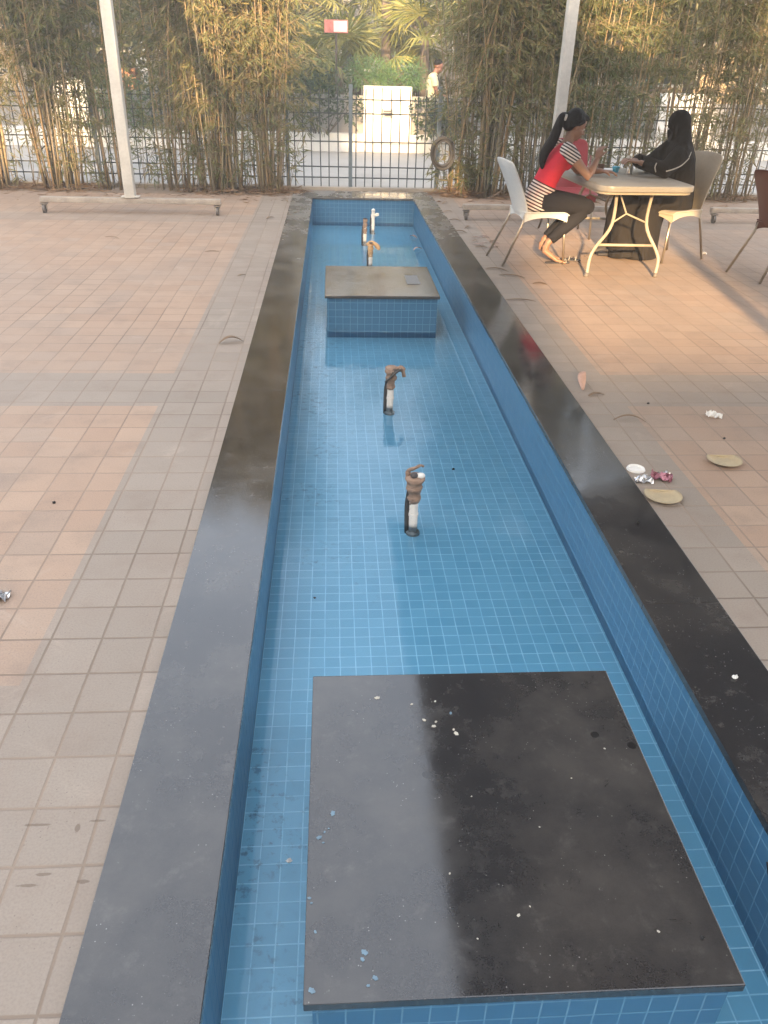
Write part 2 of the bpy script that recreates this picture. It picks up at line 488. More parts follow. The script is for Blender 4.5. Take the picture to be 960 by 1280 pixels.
M['rag_brown'] = mat_rag('brown_rag', (.15, .10, .075), (.36, .255, .19))
M['rag_tan'] = mat_rag('tan_rag', (.32, .20, .10), (.52, .36, .21))
M['rag_dark'] = mat_rag('dark_rag', (.035, .033, .035), (.11, .10, .10))
M['hose'] = plain('grey_hose', (.055, .05, .045), .6, .3, 20)

# ------------------------------------------------------------------ constants (metres), camera above origin
XL, XR = -.28, 1.081          # pool inner faces
Y0, Y1 = -1.6, 11.27           # pool near / far inner face
KL, KR, KF = -.543, 1.349, 11.86  # outer edges of the kerb
ZF, ZW = -.345, -.300         # floor, water

# ================================================================== ground
def sheet(name, rects, z, mat, label=None):
    m = MB()
    for (x0, x1, y0, y1) in rects:
        m.add([(x0, y0, z), (x1, y0, z), (x1, y1, z), (x0, y1, z)], [(0, 1, 2, 3)])
    o = m.build(name, mat, recalc=False); o['kind'] = 'structure'; return o
sheet('paving', [(-14, KL, -6, 11.42), (KR, 14, -6, 11.42), (KL, KR, -6, Y0 - .27), (KL, KR, KF, 12.0)], 0, M['paving'])
sheet('soil_bed', [(-14, KL, 11.42, 12.0), (KR, 14, 11.42, 12.0)], 0, M['soil'])
sheet('road', [(-40, 40, 12.0, 17.2)], -.002, M['road'])
sheet('ground', [(-220, 220, 17.2, 300), (-220, 220, -220, -6), (-220, -14, -6, 12.0), (14, 220, -6, 12.0), (-220, -40, 12.0, 17.2), (40, 220, 12.0, 17.2)], -.004, M['ground'])

# ================================================================== pool
pool = empty('fountain_pool', (0, 0, 0), 0, 'long narrow blue tiled fountain pool framed by black granite kerb', 'fountain pool')
m = MB(); m.add([(XL - .02, Y0 - .02, ZF), (XR + .02, Y0 - .02, ZF), (XR + .02, Y1 + .02, ZF), (XL - .02, Y1 + .02, ZF)], [(0, 1, 2, 3)])
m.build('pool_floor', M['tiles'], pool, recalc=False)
T = .2
for (x0, x1, y0, y1) in ((XL - T, XL, Y0 - T, Y1 + T), (XR, XR + T, Y0 - T, Y1 + T), (XL, XR, Y1, Y1 + T), (XL, XR, Y0 - T, Y0)):
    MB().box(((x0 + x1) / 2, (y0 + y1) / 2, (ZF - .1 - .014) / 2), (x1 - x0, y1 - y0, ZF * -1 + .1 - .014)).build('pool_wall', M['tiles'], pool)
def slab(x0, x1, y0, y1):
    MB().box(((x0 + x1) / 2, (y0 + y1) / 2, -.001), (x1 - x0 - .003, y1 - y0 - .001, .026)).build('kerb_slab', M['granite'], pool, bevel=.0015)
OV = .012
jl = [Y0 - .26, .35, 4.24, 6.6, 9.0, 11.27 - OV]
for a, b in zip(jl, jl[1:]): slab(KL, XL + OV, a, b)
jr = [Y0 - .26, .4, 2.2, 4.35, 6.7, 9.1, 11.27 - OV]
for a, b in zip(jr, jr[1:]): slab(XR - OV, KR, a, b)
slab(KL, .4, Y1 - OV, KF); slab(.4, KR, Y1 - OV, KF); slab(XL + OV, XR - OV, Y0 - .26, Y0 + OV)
w = MB().add([(XL, Y0, ZW), (XR, Y0, ZW), (XR, Y1, ZW), (XL, Y1, ZW)], [(0, 1, 2, 3)]).build('water', M['water'], recalc=False)
w['kind'] = 'structure'

# plinths in the pool
def plinth(x0, x1, y0, y1, label):
    r = empty('tiled_plinth', ((x0 + x1) / 2, (y0 + y1) / 2, ZF), 0, label, 'plinth', 'granite topped plinths standing in the pool')
    hx, hy = (x1 - x0) / 2, (y1 - y0) / 2
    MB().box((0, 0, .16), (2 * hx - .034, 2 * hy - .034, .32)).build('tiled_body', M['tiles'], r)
    MB().box((0, 0, .3325), (2 * hx, 2 * hy, .025)).build('granite_top', M['granite'], r, bevel=.003)
    return r
p1 = plinth(-.072, .842, .898, 1.872, 'large nearest plinth with a stained black granite top in the pool')
p2 = plinth(-.072, .848, 6.33, 7.36, 'smaller looking distant plinth with brown reflections on its granite top, before the pipes')
# paint drops and droppings on the near plinth
def blot(mb, x, y, r, z, seed):
    q = random.Random(seed); n = 18; p1_, p2_ = q.uniform(0, 6), q.uniform(0, 6)
    rr_ = lambda k: .8 + .16 * math.sin(2 * PI * k / n * 2 + p1_) + .12 * math.sin(2 * PI * k / n * 5 + p2_)
    out = [(x + math.cos(2 * PI * k / n) * r * rr_(k), y + math.sin(2 * PI * k / n) * r * rr_(k)) for k in range(n)]
    mb.prism(out, z, z + .0012)
cx, cy = (-.072 + .842) / 2, (.898 + 1.872) / 2
for i, (x, y, r) in enumerate([(-.012, 1.36, .012), (-.045, 1.29, .011), (-.032, 1.305, .005), (-.022, 1.315, .004), (-.035, 1.275, .005), (-.05, 1.05, .006), (.33, 1.70, .008),
                               (-.065, 1.13, .007), (-.06, 1.118, .005), (.055, 1.0, .012), (.05, .985, .008), (-.055, .925, .012), (.075, .945, .01), (.06, .93, .006)]):
    mb = MB(); blot(mb, x - cx, y - cy, r * .66, .3452, i); mb.build('paint_drop', M['stain_blue'], p1)
for i, (x, y, r) in enumerate([(.25, 1.675, .008), (.275, 1.65, .009), (.283, 1.667, .006), (.335, 1.62, .011), (.33, 1.635, .006), (.22, 1.74, .006), (.29, 1.75, .005), (.40, 1.07, .006), (.43, 1.09, .003),
                               (.12, 1.77, .011), (.62, 1.45, .003), (.70, 1.02, .005), (.26, 1.18, .004), (.30, 1.02, .003), (.74, 1.55, .004), (.5, 1.3, .003), (.345, 1.4, .003)]):
    mb = MB(); blot(mb, x - cx, y - cy, r * .75, .3452, i + 50); mb.build('dropping', M['stain_white'], p1)
t = MB().box((0, 0, .002), (.11, .30, .004)).build('loose_tile', plain('slate_grey', (.19, .19, .19), .5)); t.location = (.67, 6.86, .0005)  # pale sky reflection on the granite, built as a thin grey strip
tag(t, 'pale grey flat strip lying on the granite top of the distant plinth', 'tile')

# ---------------------------------------------------------------- fountain pipes
def pipe(x, y, ztop, label, rag, style, seed):
    q = random.Random(seed)
    r = empty('fountain_pipe', (x, y, ZF), 0, label, 'fountain pipe', 'fountain pipes standing in the pool')
    H = ztop - ZF; tilt = q.uniform(-.03, .05)
    px = lambda z: tilt * z
    m = MB(); m.tube([(px(0), 0, 0), (px(H * .7), 0, H * .7)], .021, 14)
    m.tube([(px(.10), 0, .10), (px(.115), 0, .115)], .0235, 14); m.lathe([(.034, 0), (.033, .012), (.024, .02), (.022, 0)], seg=16)
    m.build('riser', M['pvc'], r, auto=40)
    m = MB(); m.tube(catmull([(-.028, .01, 0), (-.03 + px(.15), .012, .15), (-.02 + px(H * .7), .01, H * .72)]), .012, 8)
    m.build('feed_hose', M['hose'], r, smooth=True)
    def ragblob(z0, z1, r0, r1, name, mt):
        m = MB(); n = 16
        secs = []
        for i in range(n + 1):
            u = i / n; z = z0 + (z1 - z0) * u
            rr = (r0 + (r1 - r0) * u) * (1 + .12 * math.sin(u * 19 + seed) + q.uniform(-.06, .06)) * (1 if .05 < u < .95 else .8)
            secs.append(((px(z) + q.uniform(-.003, .003), q.uniform(-.003, .003), z), rr, rr * q.uniform(.85, 1.1)))
        m.loft(secs, 14)
        return m.build(name, mt, r, smooth=True)
    if style == 'wrap':
        ragblob(H * .46, H * .93, .024, .044, 'cloth_wrap', rag)
        m = MB(); m.tube(catmull([(-.03, 0, H * .88), (-.035, 0, H * .99), (-.005, -.01, H * 1.05), (.02, -.01, H * 1.09), (.035, 0, H * 1.06)]), [.013] * 6 + [.011] * 6 + [.009] * 6 + [.006] * 7, 7, .6)
        m.build('rag_tail', rag, r, smooth=True)
        m = MB(); m.ell((.022, -.012, H * .94), (.022, .018, .013)); m.build('pipe_mouth', M['paper'], r, smooth=True)
        MB().ell((-.008, -.02, H * .955), (.018, .015, .014)).build('black_plug', M['rag_dark'], r, smooth=True)
    elif style == 'knot':
        ragblob(H * .50, H * .98, .022, .042, 'cloth_wrap', rag)
        for k in range(5):
            m = MB(); x0 = -.03 + k * .012
            m.tube(catmull([(x0 - .005, -.04, H * (.70 + .04 * k)), (x0 + .03, -.048, H * (.82 + .03 * k)), (x0 + .045, -.03, H * (.95))]), .006, 6)
            m.build('strap', M['hose'], r, smooth=True)
        m = MB(); m.tube(catmull([(.03, 0, H * .93), (.07, -.01, H * .93), (.085, -.015, H * .78)]), [.014] * 4 + [.022] * 4 + [.012] * 5, 8, .4)
        m.build('rag_tail', rag, r, smooth=True)
    elif style == 'tee':
        ragblob(H * .45, H * .9, .024, .034, 'cloth_wrap', rag)
        m = MB(); m.tube(catmull([(-.04, 0, H * .88), (0, 0, H * .97), (.045, -.01, H * .93), (.075, -.01, H * .80), (.07, -.01, H * .74)]), [.02] * 10 + [.026] * 7, 8, .7)
        m.build('rag_hood', rag, r, smooth=True)
        MB().ell((0, -.015, H * .97), (.022, .015, .010)).build('pipe_mouth', M['rag_dark'], r, smooth=True)
    elif style == 'slim':
        ragblob(H * .42, H * .97, .024, .027, 'cloth_wrap', rag)
        MB().lathe([(.02, H * .95), (.024, H * 1.0), (.012, H * 1.0), (.012, H * .97)], seg=12).build('pipe_mouth', M['rag_dark'], r)
    elif style == 'plain':
        m = MB(); m.tube([(px(H * .68), 0, H * .68), (px(H * .82), 0, H * .82)], .028, 14); m.tube([(px(H * .8), 0, H * .8), (px(H), 0, H * .98)], .021, 14)
        m.ell((px(H), 0, H * .97), (.025, .025, .02)); m.tube([(0, 0, H * .76), (.055, -.01, H * .80)], .018, 10)
        m.tube([(.055, -.01, H * .76), (.055, -.01, H * .86)], .021, 10)
        m.build('valve_head', M['pvc'], r, auto=40)
    return r
pipe(.372, 3.27, -.005, 'nearest pipe wrapped in brown rag with a bent tail', M['rag_brown'], 'wrap', 3)
pipe(.352, 4.755, -.02, 'second pipe from the front, knotted with dark straps and rag', M['rag_brown'], 'knot', 5)
pipe(.398, 8.76, -.06, 'pipe just behind the distant plinth with a tan rag hood', M['rag_tan'], 'tee', 8)
pipe(.380, 9.99, -.03, 'slim pipe with brown sleeve and dark open mouth', M['rag_brown'], 'slim', 9)
pipe(.509, 10.71, -.045, 'farthest pipe, bare white with a side valve', M['pvc'], 'plain', 12)

# ================================================================== camera
cam = bpy.data.cameras.new('camera'); co = bpy.data.objects.new('camera', cam); col.objects.link(co); sc.camera = co
Rr = ((.9981113, -.00733905, .06099159), (-.056569, -.49693693, .86594089), (.02395379, -.86775562, -.49641353))
mw = Matrix(((Rr[0][0], -Rr[0][1], -Rr[0][2], 0), (Rr[1][0], -Rr[1][1], -Rr[1][2], 0), (Rr[2][0], -Rr[2][1], -Rr[2][2], 1.65), (0, 0, 0, 1)))
co.matrix_world = mw
cam.sensor_fit = 'VERTICAL'; cam.sensor_height = 36; cam.lens = 995 / 1280 * 36
cam.clip_start = .05; cam.clip_end = 800

# ================================================================== light
EL, AZ = math.radians(16), math.radians(8)
sun = bpy.data.lights.new('sun', 'SUN'); so = bpy.data.objects.new('sun', sun); col.objects.link(so)
sun.energy = 5.0; sun.angle = math.radians(1.2); sun.color = (1, .68, .36)
sd = Vector((math.sin(AZ) * math.cos(EL), math.cos(AZ) * math.cos(EL), -math.sin(EL)))  # travel direction
so.rotation_euler = sd.to_track_quat('-Z', 'Y').to_euler(); so.location = (-3, -20, 12)
wd = bpy.data.worlds.new('World'); sc.world = wd; wd.use_nodes = True
wn = wd.node_tree; bg = wn.nodes['Background']
sky = wn.nodes.new('ShaderNodeTexSky'); sky.sky_type = 'NISHITA'; sky.sun_disc = False
sky.sun_elevation = EL; sky.sun_rotation = PI + AZ; sky.dust_density = 6; sky.air_density = 1.1; sky.ozone_density = 1
wn.links.new(sky.outputs[0], bg.inputs[0]); bg.inputs[1].default_value = .09
hz = wn.nodes.new('ShaderNodeBackground'); hz.inputs[0].default_value = (.92, .95, 1.0, 1); hz.inputs[1].default_value = .30   # pale dusty overcast veil
ad = wn.nodes.new('ShaderNodeAddShader'); wn.links.new(bg.outputs[0], ad.inputs[0]); wn.links.new(hz.outputs[0], ad.inputs[1])
wn.links.new(ad.outputs[0], wn.nodes['World Output'].inputs[0])
vs = sc.view_settings; vs.view_transform = 'Standard'; vs.look = 'None'; vs.gamma = 1; vs.use_curve_mapping = False
vs.exposure = 2.58
sc.cycles.max_bounces = 8; sc.cycles.transparent_max_bounces = 16; sc.cycles.use_denoising = True
sc.cycles.sample_clamp_indirect = 6

# unseen wall added behind the camera; openings shaped to throw the sun patches
YB = -18.0; te = math.tan(EL) / math.cos(AZ); ta = math.tan(AZ)
def tow(x, y, z): s = y - YB; return (x - s * ta, z + s * te)
ops = []
def opening(x0, x1, yref, za, ya, zb, yb_):
    """lights x0..x1 at depth yref; lower ray passes (ya,za), upper ray passes (yb_,zb)"""
    ops.append((tow(x0, yref, 0)[0], tow(x1, yref, 0)[0], tow(0, ya, za)[1], tow(0, yb_, zb)[1]))
opening(1.75, 3.4, 6.5, 0, 4.6, 0, 9.6)
opening(4.35, 5.25, 11.6, 0, 11.0, 1.0, 11.6)
opening(-1.05, 1.8, 17.2, .05, 17.2, 6, 17.2)
opening(6.3, 7.6, 17.2, .05, 17.2, 6, 17.2)
opening(-5.25, -4.55, 17.2, .05, 17.2, 6, 17.2)
opening(1.5, 1.95, 11.6, .05, 11.6, .9, 11.6)
opening(-1.8, -1.3, 11.6, .8, 11.6, 2.2, 11.6)
opening(-4.7, -4.0, 11.6, .2, 11.6, 1.7, 11.6)
opening(-3.7, -3.3, 11.6, .1, 11.6, .9, 11.6)
opening(-1.1, -.45, 11.6, 1.3, 11.6, 4, 11.6)
opening(2.0, 2.35, 11.6, .5, 11.6, 1.5, 11.6)
opening(3.2, 4.2, 11.6, 1.5, 11.6, 2.6, 11.6)
opening(.35, .62, 8.9, -.1, 8.9, .25, 8.9)
TOP = 13.5
xs = sorted({-45, 45, *[v for o in ops for v in o[:2]]}); zs = sorted({-.1, TOP, *[min(v, TOP) for o in ops for v in o[2:]]})
m = MB()
for a, b in zip(xs, xs[1:]):
    for c, d in zip(zs, zs[1:]):
        mx_, mz = (a + b) / 2, (c + d) / 2
        if any(o[0] < mx_ < o[1] and o[2] < mz < o[3] for o in ops): continue
        m.add([(a, YB, c), (b, YB, c), (b, YB, d), (a, YB, d)], [(0, 1, 2, 3)])
sun_blocker = m.build('building', M['shade_wall'], merge=True, recalc=False)  # added sun blocker, stays out of view
sm = sun_blocker.modifiers.new('thick', 'SOLIDIFY'); sm.thickness = .25; sm.offset = -1
tag(sun_blocker, 'tall plastered building with wall openings behind the viewer', 'building')

# ================================================================== rolling awnings
def caster(m, mw_, x, y):
    """fork + wheel, foot at z=0"""
    m.box((x, y, .100), (.075, .075, .012))
    for s in (-1, 1): m.tube([(x + s * .022, y, .10), (x + s * .024, y - .012, .045)], .010, 6)
    mw_.tube([(x - .014, y - .014, .045), (x + .014, y - .014, .045)], .045, 16)
def awning(x, y, half, label, posts, canopy=None):
    r = empty('rolling_awning', (x, y, 0), 0, label, 'awning', 'rolling awnings on castered steel bases')
    for py in posts:
        # cross beam on casters, uses local coordinates
        MB().box((0, py, .145), (2 * half, .08, .058)).build('base_beam', M['beam_paint'], r, bevel=.008, auto=40)
        for s in (-1, 1):
            f = MB(); wv = MB(); caster(f, wv, s * (half - .04), py - .02)
            o = f.build('caster', M['caster_steel'], r, auto=40)
            wv.build('wheel', M['caster'], o, auto=40)
        m = MB(); m.box((0, py, 1.55), (.115, .115, 2.75)); m.build('post', M['post_white'], r, bevel=.01, auto=40)
        MB().box((0, py, .188), (.2, .11, .010)).build('foot_plate', M['post_white'], r, bevel=.002)
    if len(posts) > 1 or canopy:
        y0, y1 = canopy[0], canopy[1]
        MB().box((0, (min(posts) + max(posts)) / 2 , 2.96), (.18, max(posts) - min(posts) + .3, .14)).build('ridge_box', M['awning_frame'], r, bevel=.02, auto=40)
    if canopy and canopy[2] > 0:
        for s in (-1, 1):
            m = MB(); N = 8
            vs_ = []
            for i in range(N + 1):
                u = i / N
                for yy in (y0, y1):
                    vs_.append((s * (.09 + (canopy[2] - .09) * u), yy, 2.93 - .30 * u - .05 * math.sin(u * PI)))
            m.add(vs_, [(2 * i, 2 * i + 1, 2 * i + 3, 2 * i + 2) for i in range(N)])
            o = m.build('canopy', M['awning'], r, smooth=True, recalc=False)
            sd_ = o.modifiers.new('t', 'SOLIDIFY'); sd_.thickness = .004
            MB().box((s * canopy[2], (y0 + y1) / 2, 2.60), (.05, y1 - y0, .07)).build('front_bar', M['awning_frame'], r, bevel=.01, auto=40)
            for yy in (y0 + .5, y1 - .5):
                MB().tube([(s * .12, yy, 2.84), (s * canopy[2], yy, 2.58)], .02, 8).build('arm', M['awning_frame'], r, smooth=True)
    return r
awning(-2.32, 9.88, 1.02, 'retracted awning on a white post left of the pool', (0, -9.0), (-9.0, 0, 0))
awning(2.54, 9.82, 1.02, 'open dark canopy awning whose white post stands behind the woman in red', (0, -8.7), (-8.6, -1.55, 1.88))
awning(5.55, 9.86, 1.02, 'castered awning at the right edge behind the maroon chair', (0,), (-.2, .2, 0))

# ================================================================== fence
def fence(x0, x1, label, posts, y=12.05):
    r = empty('metal_fence', ((x0 + x1) / 2, y, 0), 0, label, 'fence', 'metal bar fence along the road')
    L = x1 - x0; top = 1.27
    for z in (.16, .30, .62, .97, 1.14):
        MB().box((0, .012, z), (L, .010, .016)).build('rail', M['fence'], r)
    m = MB(); k = 0; x = -L / 2 + .06
    while x < L / 2:
        if all(abs(x0 + L / 2 + x - p) > .05 for p in posts):
            j = rnd.uniform(-.006, .006); kx = rnd.uniform(-.012, .012)
            m.tube([(x + j, 0, .03), (x + j + kx * .5, rnd.uniform(-.004, .004), .6), (x + j + kx, 0, top + rnd.uniform(-.01, .02))], .0075, 6)
        x += .122 + rnd.uniform(-.006, .006)
    m.build('bars', M['fence'], r)
    for p in posts:
        MB().box((p - (x0 + x1) / 2, 0, .66), (.052, .052, 1.32)).build('post', M['fence_post'], r, bevel=.006)
    return r
fence(-9.5, -.64, 'metal bar fence behind the bamboo on the left', (-8.0, -5.6, -3.2, -.62))
fence(-.58, 1.42, 'bar gate panel with blue grey post at the pool end', (.245,))
fence(1.5, 10.5, 'metal bar fence behind the bamboo on the right', (1.46, 3.9, 6.3, 8.7))
kb = MB().box((0, 12.06, .02), (19, .16, .05)); o = kb.build('fence_kerb', M['concrete'], bevel=.01); tag(o, 'low concrete kerb under the metal fence', 'kerb')

# ================================================================== leaf tools
def leaf_obj(name, P, D, L, W, mat, parent=None, fold=.25, smooth=False):
    n = len(P); P = np.asarray(P, float); D = np.asarray(D, float)
    D /= np.linalg.norm(D, axis=1, keepdims=True) + 1e-9
    U = nr.normal(size=(n, 3)); U -= D * (U * D).sum(1, keepdims=True); U /= np.linalg.norm(U, axis=1, keepdims=True) + 1e-9
    N = np.cross(D, U); L = np.asarray(L)[:, None]; W = np.asarray(W)[:, None]
    b = P; t = P + D * L; mid = P + D * L * .42
    l = mid + U * W * .5 + N * W * fold; r = mid - U * W * .5 + N * W * fold
    V_ = np.stack([b, l, t, r], 1).reshape(-1, 3)
    i = np.arange(n) * 4
    F = np.stack([np.stack([i, i + 1, i + 2], 1), np.stack([i, i + 2, i + 3], 1)], 1).reshape(-1, 3)
    me = bpy.data.meshes.new(name)
    me.vertices.add(len(V_)); me.vertices.foreach_set('co', V_.ravel())
    me.loops.add(F.size); me.loops.foreach_set('vertex_index', F.ravel().astype(np.int32))
    me.polygons.add(len(F)); me.polygons.foreach_set('loop_start', np.arange(len(F), dtype=np.int32) * 3)
    me.update(calc_edges=True); me.validate(); me.materials.append(mat)
    o = bpy.data.objects.new(name, me); col.objects.link(o)
    if parent is not None: o.parent = parent
    return o

# ================================================================== bamboo
def bamboo(x, y, n, rx, ry, label, lean=.0, mat='bleaf', H=(4.2, 5.8), leafz=.75, dens=1.0, seed=0, thick=(.007, .0145), litter=True, low=0):
    q = random.Random(seed); n = int(n * 1.35)
    root = empty('bamboo_clump', (x, y, 0), 0, label, 'bamboo', 'bamboo clumps along the fence')
    P = []; D = []; L = []; W = []; tw = MB()
    for i in range(n):
        a = q.uniform(0, 2 * PI); rr = math.sqrt(q.random())
        bx, by = rx * rr * math.cos(a), ry * rr * math.sin(a)
        h = q.uniform(*H); dl = Vector((bx / max(rx, .01) * .55 + q.gauss(0, .22) + lean, by / max(ry, .01) * .3 + q.gauss(0, .15) - .08, 0))
        kink = q.uniform(-.06, .06); bend = q.uniform(.2, .9)
        def at(u): return Vector((bx, by, 0)) + dl * (u * .5 + bend * u * u * .8) + Vector((kink * math.sin(u * 6), 0, h * (u - .10 * u ** 3)))
        us = [k / 14 for k in range(15)]; r0 = q.uniform(*thick)
        rads = [max(.0025, r0 * (1 - .78 * u)) for u in us]
        MB().tube([at(u) for u in us], rads, 6).build('culm', M['culm'], root, smooth=True, recalc=False)
        nd = int(h / .24)
        for k in range(nd):
            u = (k + q.random() * .5) / nd; z = at(u).z
            if z < leafz * q.uniform(.2, 1.1): continue
            f = min(1.6, .15 + 1.0 * max(0, z - .6)) * dens
            for _ in range(int(f + q.random())  + (1 if q.random() < f * .7 else 0)):
                p0 = at(u); an = q.uniform(0, 2 * PI)
                d0 = Vector((math.cos(an), math.sin(an) * .8, q.uniform(.1, .8))); ln = q.uniform(.22, .6)
                p1 = p0 + d0 * ln * .5; p2 = p1 + Vector((d0.x * ln * .5, d0.y * ln * .5, d0.z * ln * .1 - ln * .28))
                tw.tube([p0, p1, p2], [.0028, .002, .001], 3)
                for j in range(q.randint(9, 15)):
                    s = q.random() ** .7
                    pp = p0.lerp(p1, s * 2) if s < .5 else p1.lerp(p2, s * 2 - 1)
                    dd = Vector((d0.x * .6 + q.gauss(0, .5), d0.y * .6 + q.gauss(0, .5), q.gauss(-.55, .4)))
                    P.append(pp); D.append(dd); L.append(q.uniform(.07, .165)); W.append(q.uniform(.0085, .0175))
    for _ in range(int(low * 1.8) + 6):
        # loose low shoots hanging near the base
        a = q.uniform(0, 2 * PI); p0 = Vector((rx * 1.2 * math.cos(a), ry * math.sin(a), 0))
        d0 = Vector((q.gauss(0, .3), q.gauss(-.1, .2), 1)); ln = q.uniform(.4, 1.45)
        p1 = p0 + d0 * ln * .6; p2 = p0 + d0 * ln + Vector((d0.x * .3, d0.y * .2, -.08))
        tw.tube([p0, p1, p2], [.004, .003, .0015], 4)
        for j in range(24):
            s = q.uniform(.35, 1); pp = p0.lerp(p2, s)
            P.append(pp); D.append(Vector((q.gauss(0, .7), q.gauss(0, .5), q.gauss(-.3, .5)))); L.append(q.uniform(.08, .2)); W.append(q.uniform(.011, .02))
    if P: leaf_obj('foliage', P, D, L, W, M[mat], root)
    if tw.v: tw.build('twigs', M['twig'], root, recalc=False)
    # dead leaves heaped at the foot
    if litter:
        k = 260; an = nr.uniform(0, 2 * PI, k); rr = np.sqrt(nr.uniform(0, 1, k)); 
        px = np.cos(an) * rr * (rx + .25); py = np.sin(an) * rr * (ry + .1)
        pz = .01 + np.clip(.13 * (1 - rr), 0, 1) * nr.uniform(0, 1, k)
        leaf_obj('leaf_heap', np.stack([px, py, pz], 1), np.stack([nr.normal(size=k), nr.normal(size=k) * .6, nr.normal(size=k) * .12], 1), nr.uniform(.08, .26, k), nr.uniform(.008, .02, k), M['dry'], root)
    return root
B = [  # x, y, n, rx, ry, label, kwargs
 (-4.55, 11.72, 20, .28, .18, 'bamboo clump at the left picture edge with thick tan canes', dict(thick=(.012, .022), low=5)),
 (-3.62, 11.70, 34, .32, .18, 'bamboo clump with a brown leaf heap left of the white post', dict(low=6)),
 (-2.85, 11.76, 12, .26, .12, 'sparse bamboo just left of the white post, fence showing through', dict(mat='bleaf_green', leafz=.5, low=5, litter=False)),
 (-2.1, 11.74, 13, .25, .12, 'sparse dark bamboo just right of the white post', dict(leafz=.9, litter=False, low=7)),
 (-1.52, 11.64, 40, .30, .17, 'dense tan bamboo clump with straw at its foot, midway between white post and pool', dict(thick=(.009, .017), low=8)),
 (-.86, 11.70, 34, .22, .16, 'tall pale bamboo clump at the left corner of the pool end', dict(lean=.02, leafz=.8, low=6)),
 (1.74, 11.72, 13, .16, .14, 'leafy bamboo carrying the coiled hose beside the gate', dict(mat='bleaf', leafz=.4, low=12, H=(3, 4.6), dens=.4, lean=.08)),
 (2.12, 11.66, 34, .26, .18, 'thick orange brown bamboo clump left of the woman in red', dict(lean=.03, thick=(.01, .021), leafz=1.0, low=6)),
 (2.75, 11.76, 30, .28, .16, 'grey leaning bamboo clump behind the woman in red', dict(lean=.1, leafz=.7, low=3)),
 (3.45, 11.80, 22, .35, .14, 'leafy green bamboo clump behind the table', dict(mat='bleaf_green', leafz=.3, low=5)),
 (4.1, 11.82, 12, .28, .12, 'thin green bamboo behind the woman in black', dict(mat='bleaf_green', leafz=.9, H=(3.5, 5))),
 (4.85, 11.70, 18, .28, .16, 'sunlit straw coloured bamboo behind the beige chair', dict(lean=.03, leafz=.4, low=22)),
 (5.6, 11.75, 22, .3, .16, 'bamboo clump at the right picture edge', dict(leafz=.6, low=6)),
]
for i, (x, y, n, rx, ry, lab, kw) in enumerate(B): bamboo(x, y, n, rx, ry, lab, seed=100 + i, **kw)

# thin dry leaves blown over the far edge of the paving
k = 330; lx_ = nr.uniform(-5.5, 6.5, k); ly_ = 11.45 - np.abs(nr.normal(size=k)) * .38
ok_ = (lx_ < KL - .02) | (lx_ > KR + .02); k = int(ok_.sum())
o = leaf_obj('leaf_litter', np.stack([lx_[ok_], ly_[ok_], nr.uniform(.004, .015, k)], 1), np.stack([nr.normal(size=k), nr.normal(size=k) * .6, nr.normal(size=k) * .06], 1), nr.uniform(.05, .2, k), nr.uniform(.006, .014, k), M['dry'])
tag(o, 'dry bamboo leaves scattered over the paving by the bamboo bed', 'leaf litter', kind='stuff')
# coiled hose on the bamboo
m = MB()
for k in range(9):
    pts = [((.112 + .014 * (k % 4)) * math.cos(a + k) * (1 + .04 * math.sin(3 * a + k)), -.012 * k + .01 * math.sin(2 * a), (.15 + .016 * (k % 4)) * math.sin(a + k)) for a in np.linspace(0, 2 * PI, 28)]
    m.tube(pts, .0125, 7)
o = m.build('coiled_hose', M['hose'], smooth=True); o.location = (1.45, 11.45, .56)
tag(o, 'dark coiled hose hung in the bamboo beside the gate', 'hose')

# ================================================================== roadside wall
wl = empty('roadside_wall', (0, 17.3, 0), 0, 'long low white wall with grey panels and pillars across the road', 'wall')
MB().box((0, 0, .165), (40, .3, .33)).build('base_course', M['white_wall'], wl, bevel=.01)
segs = [(-20, -5.2), (-4.6, .6), (1.52, 6.4), (7.5, 20)]
for a, b in segs:
    MB().box(((a + b) / 2, .12, .66), (b - a, .12, .66)).build('grey_panel', M['grey_panel'], wl)
for a, b in ((-5.2, -4.6), (.6, 1.52), (6.4, 7.5)):
    p_ = MB().box(((a + b) / 2, -.01, .66), (b - a, .36, 1.0)).build('pillar', M['white_wall'], wl, bevel=.012)
pq = MB().box((1.06, -.2, .70), (.22, .015, .15)).build('plaque', M['grey_panel'], wl)
MB().box((1.06, -.209, .735), (.15, .004, .02)).box((1.06, -.209, .70), (.17, .004, .02)).box((1.06, -.209, .665), (.12, .004, .02)).build('plaque_lines', M['dark_cloth'], pq)

# ================================================================== shrubs behind / on the wall
def shrub(x, y, z0, sx, sy, sz, n, label, mat='shrub', leaf=(.05, .11), seed=0, cat='shrub', wid=.45):
    q = np.random.default_rng(seed)
    r = empty('shrub', (x, y, z0), 0, label, cat, 'shrubs along the roadside wall')
    k = max(6, int(n / 90)); c = q.uniform(-1, 1, (k, 3)) * np.array([sx, sy, sz * .5]) + np.array([0, 0, sz * .5])
    idx = q.integers(0, k, n)
    d = q.normal(size=(n, 3)); d /= np.linalg.norm(d, axis=1, keepdims=True)
    P = c[idx] + d * (q.uniform(.5, 1, (n, 1)) ** .5) * min(sx, sz) * .42
    P[:, 2] = np.clip(P[:, 2], .02, None)
    D = d + q.normal(size=(n, 3)) * .7; D[:, 2] -= .2
    L = q.uniform(*leaf, n)
    leaf_obj('foliage', P, D, L, L * wid * q.uniform(.7, 1.2, n), M[mat], r)
    m = MB()
    for cc in c[:10]: m.tube([(cc[0] * .3, cc[1] * .3, 0), tuple(cc)], [.012, .005], 5)
    m.build('stem', M['bark'], r, recalc=False)
    return r
shrub(-.25, 17.05, .33, .62, .2, 1.0, 1500, 'dark green broad leaved shrub left of the white pillar', seed=1)
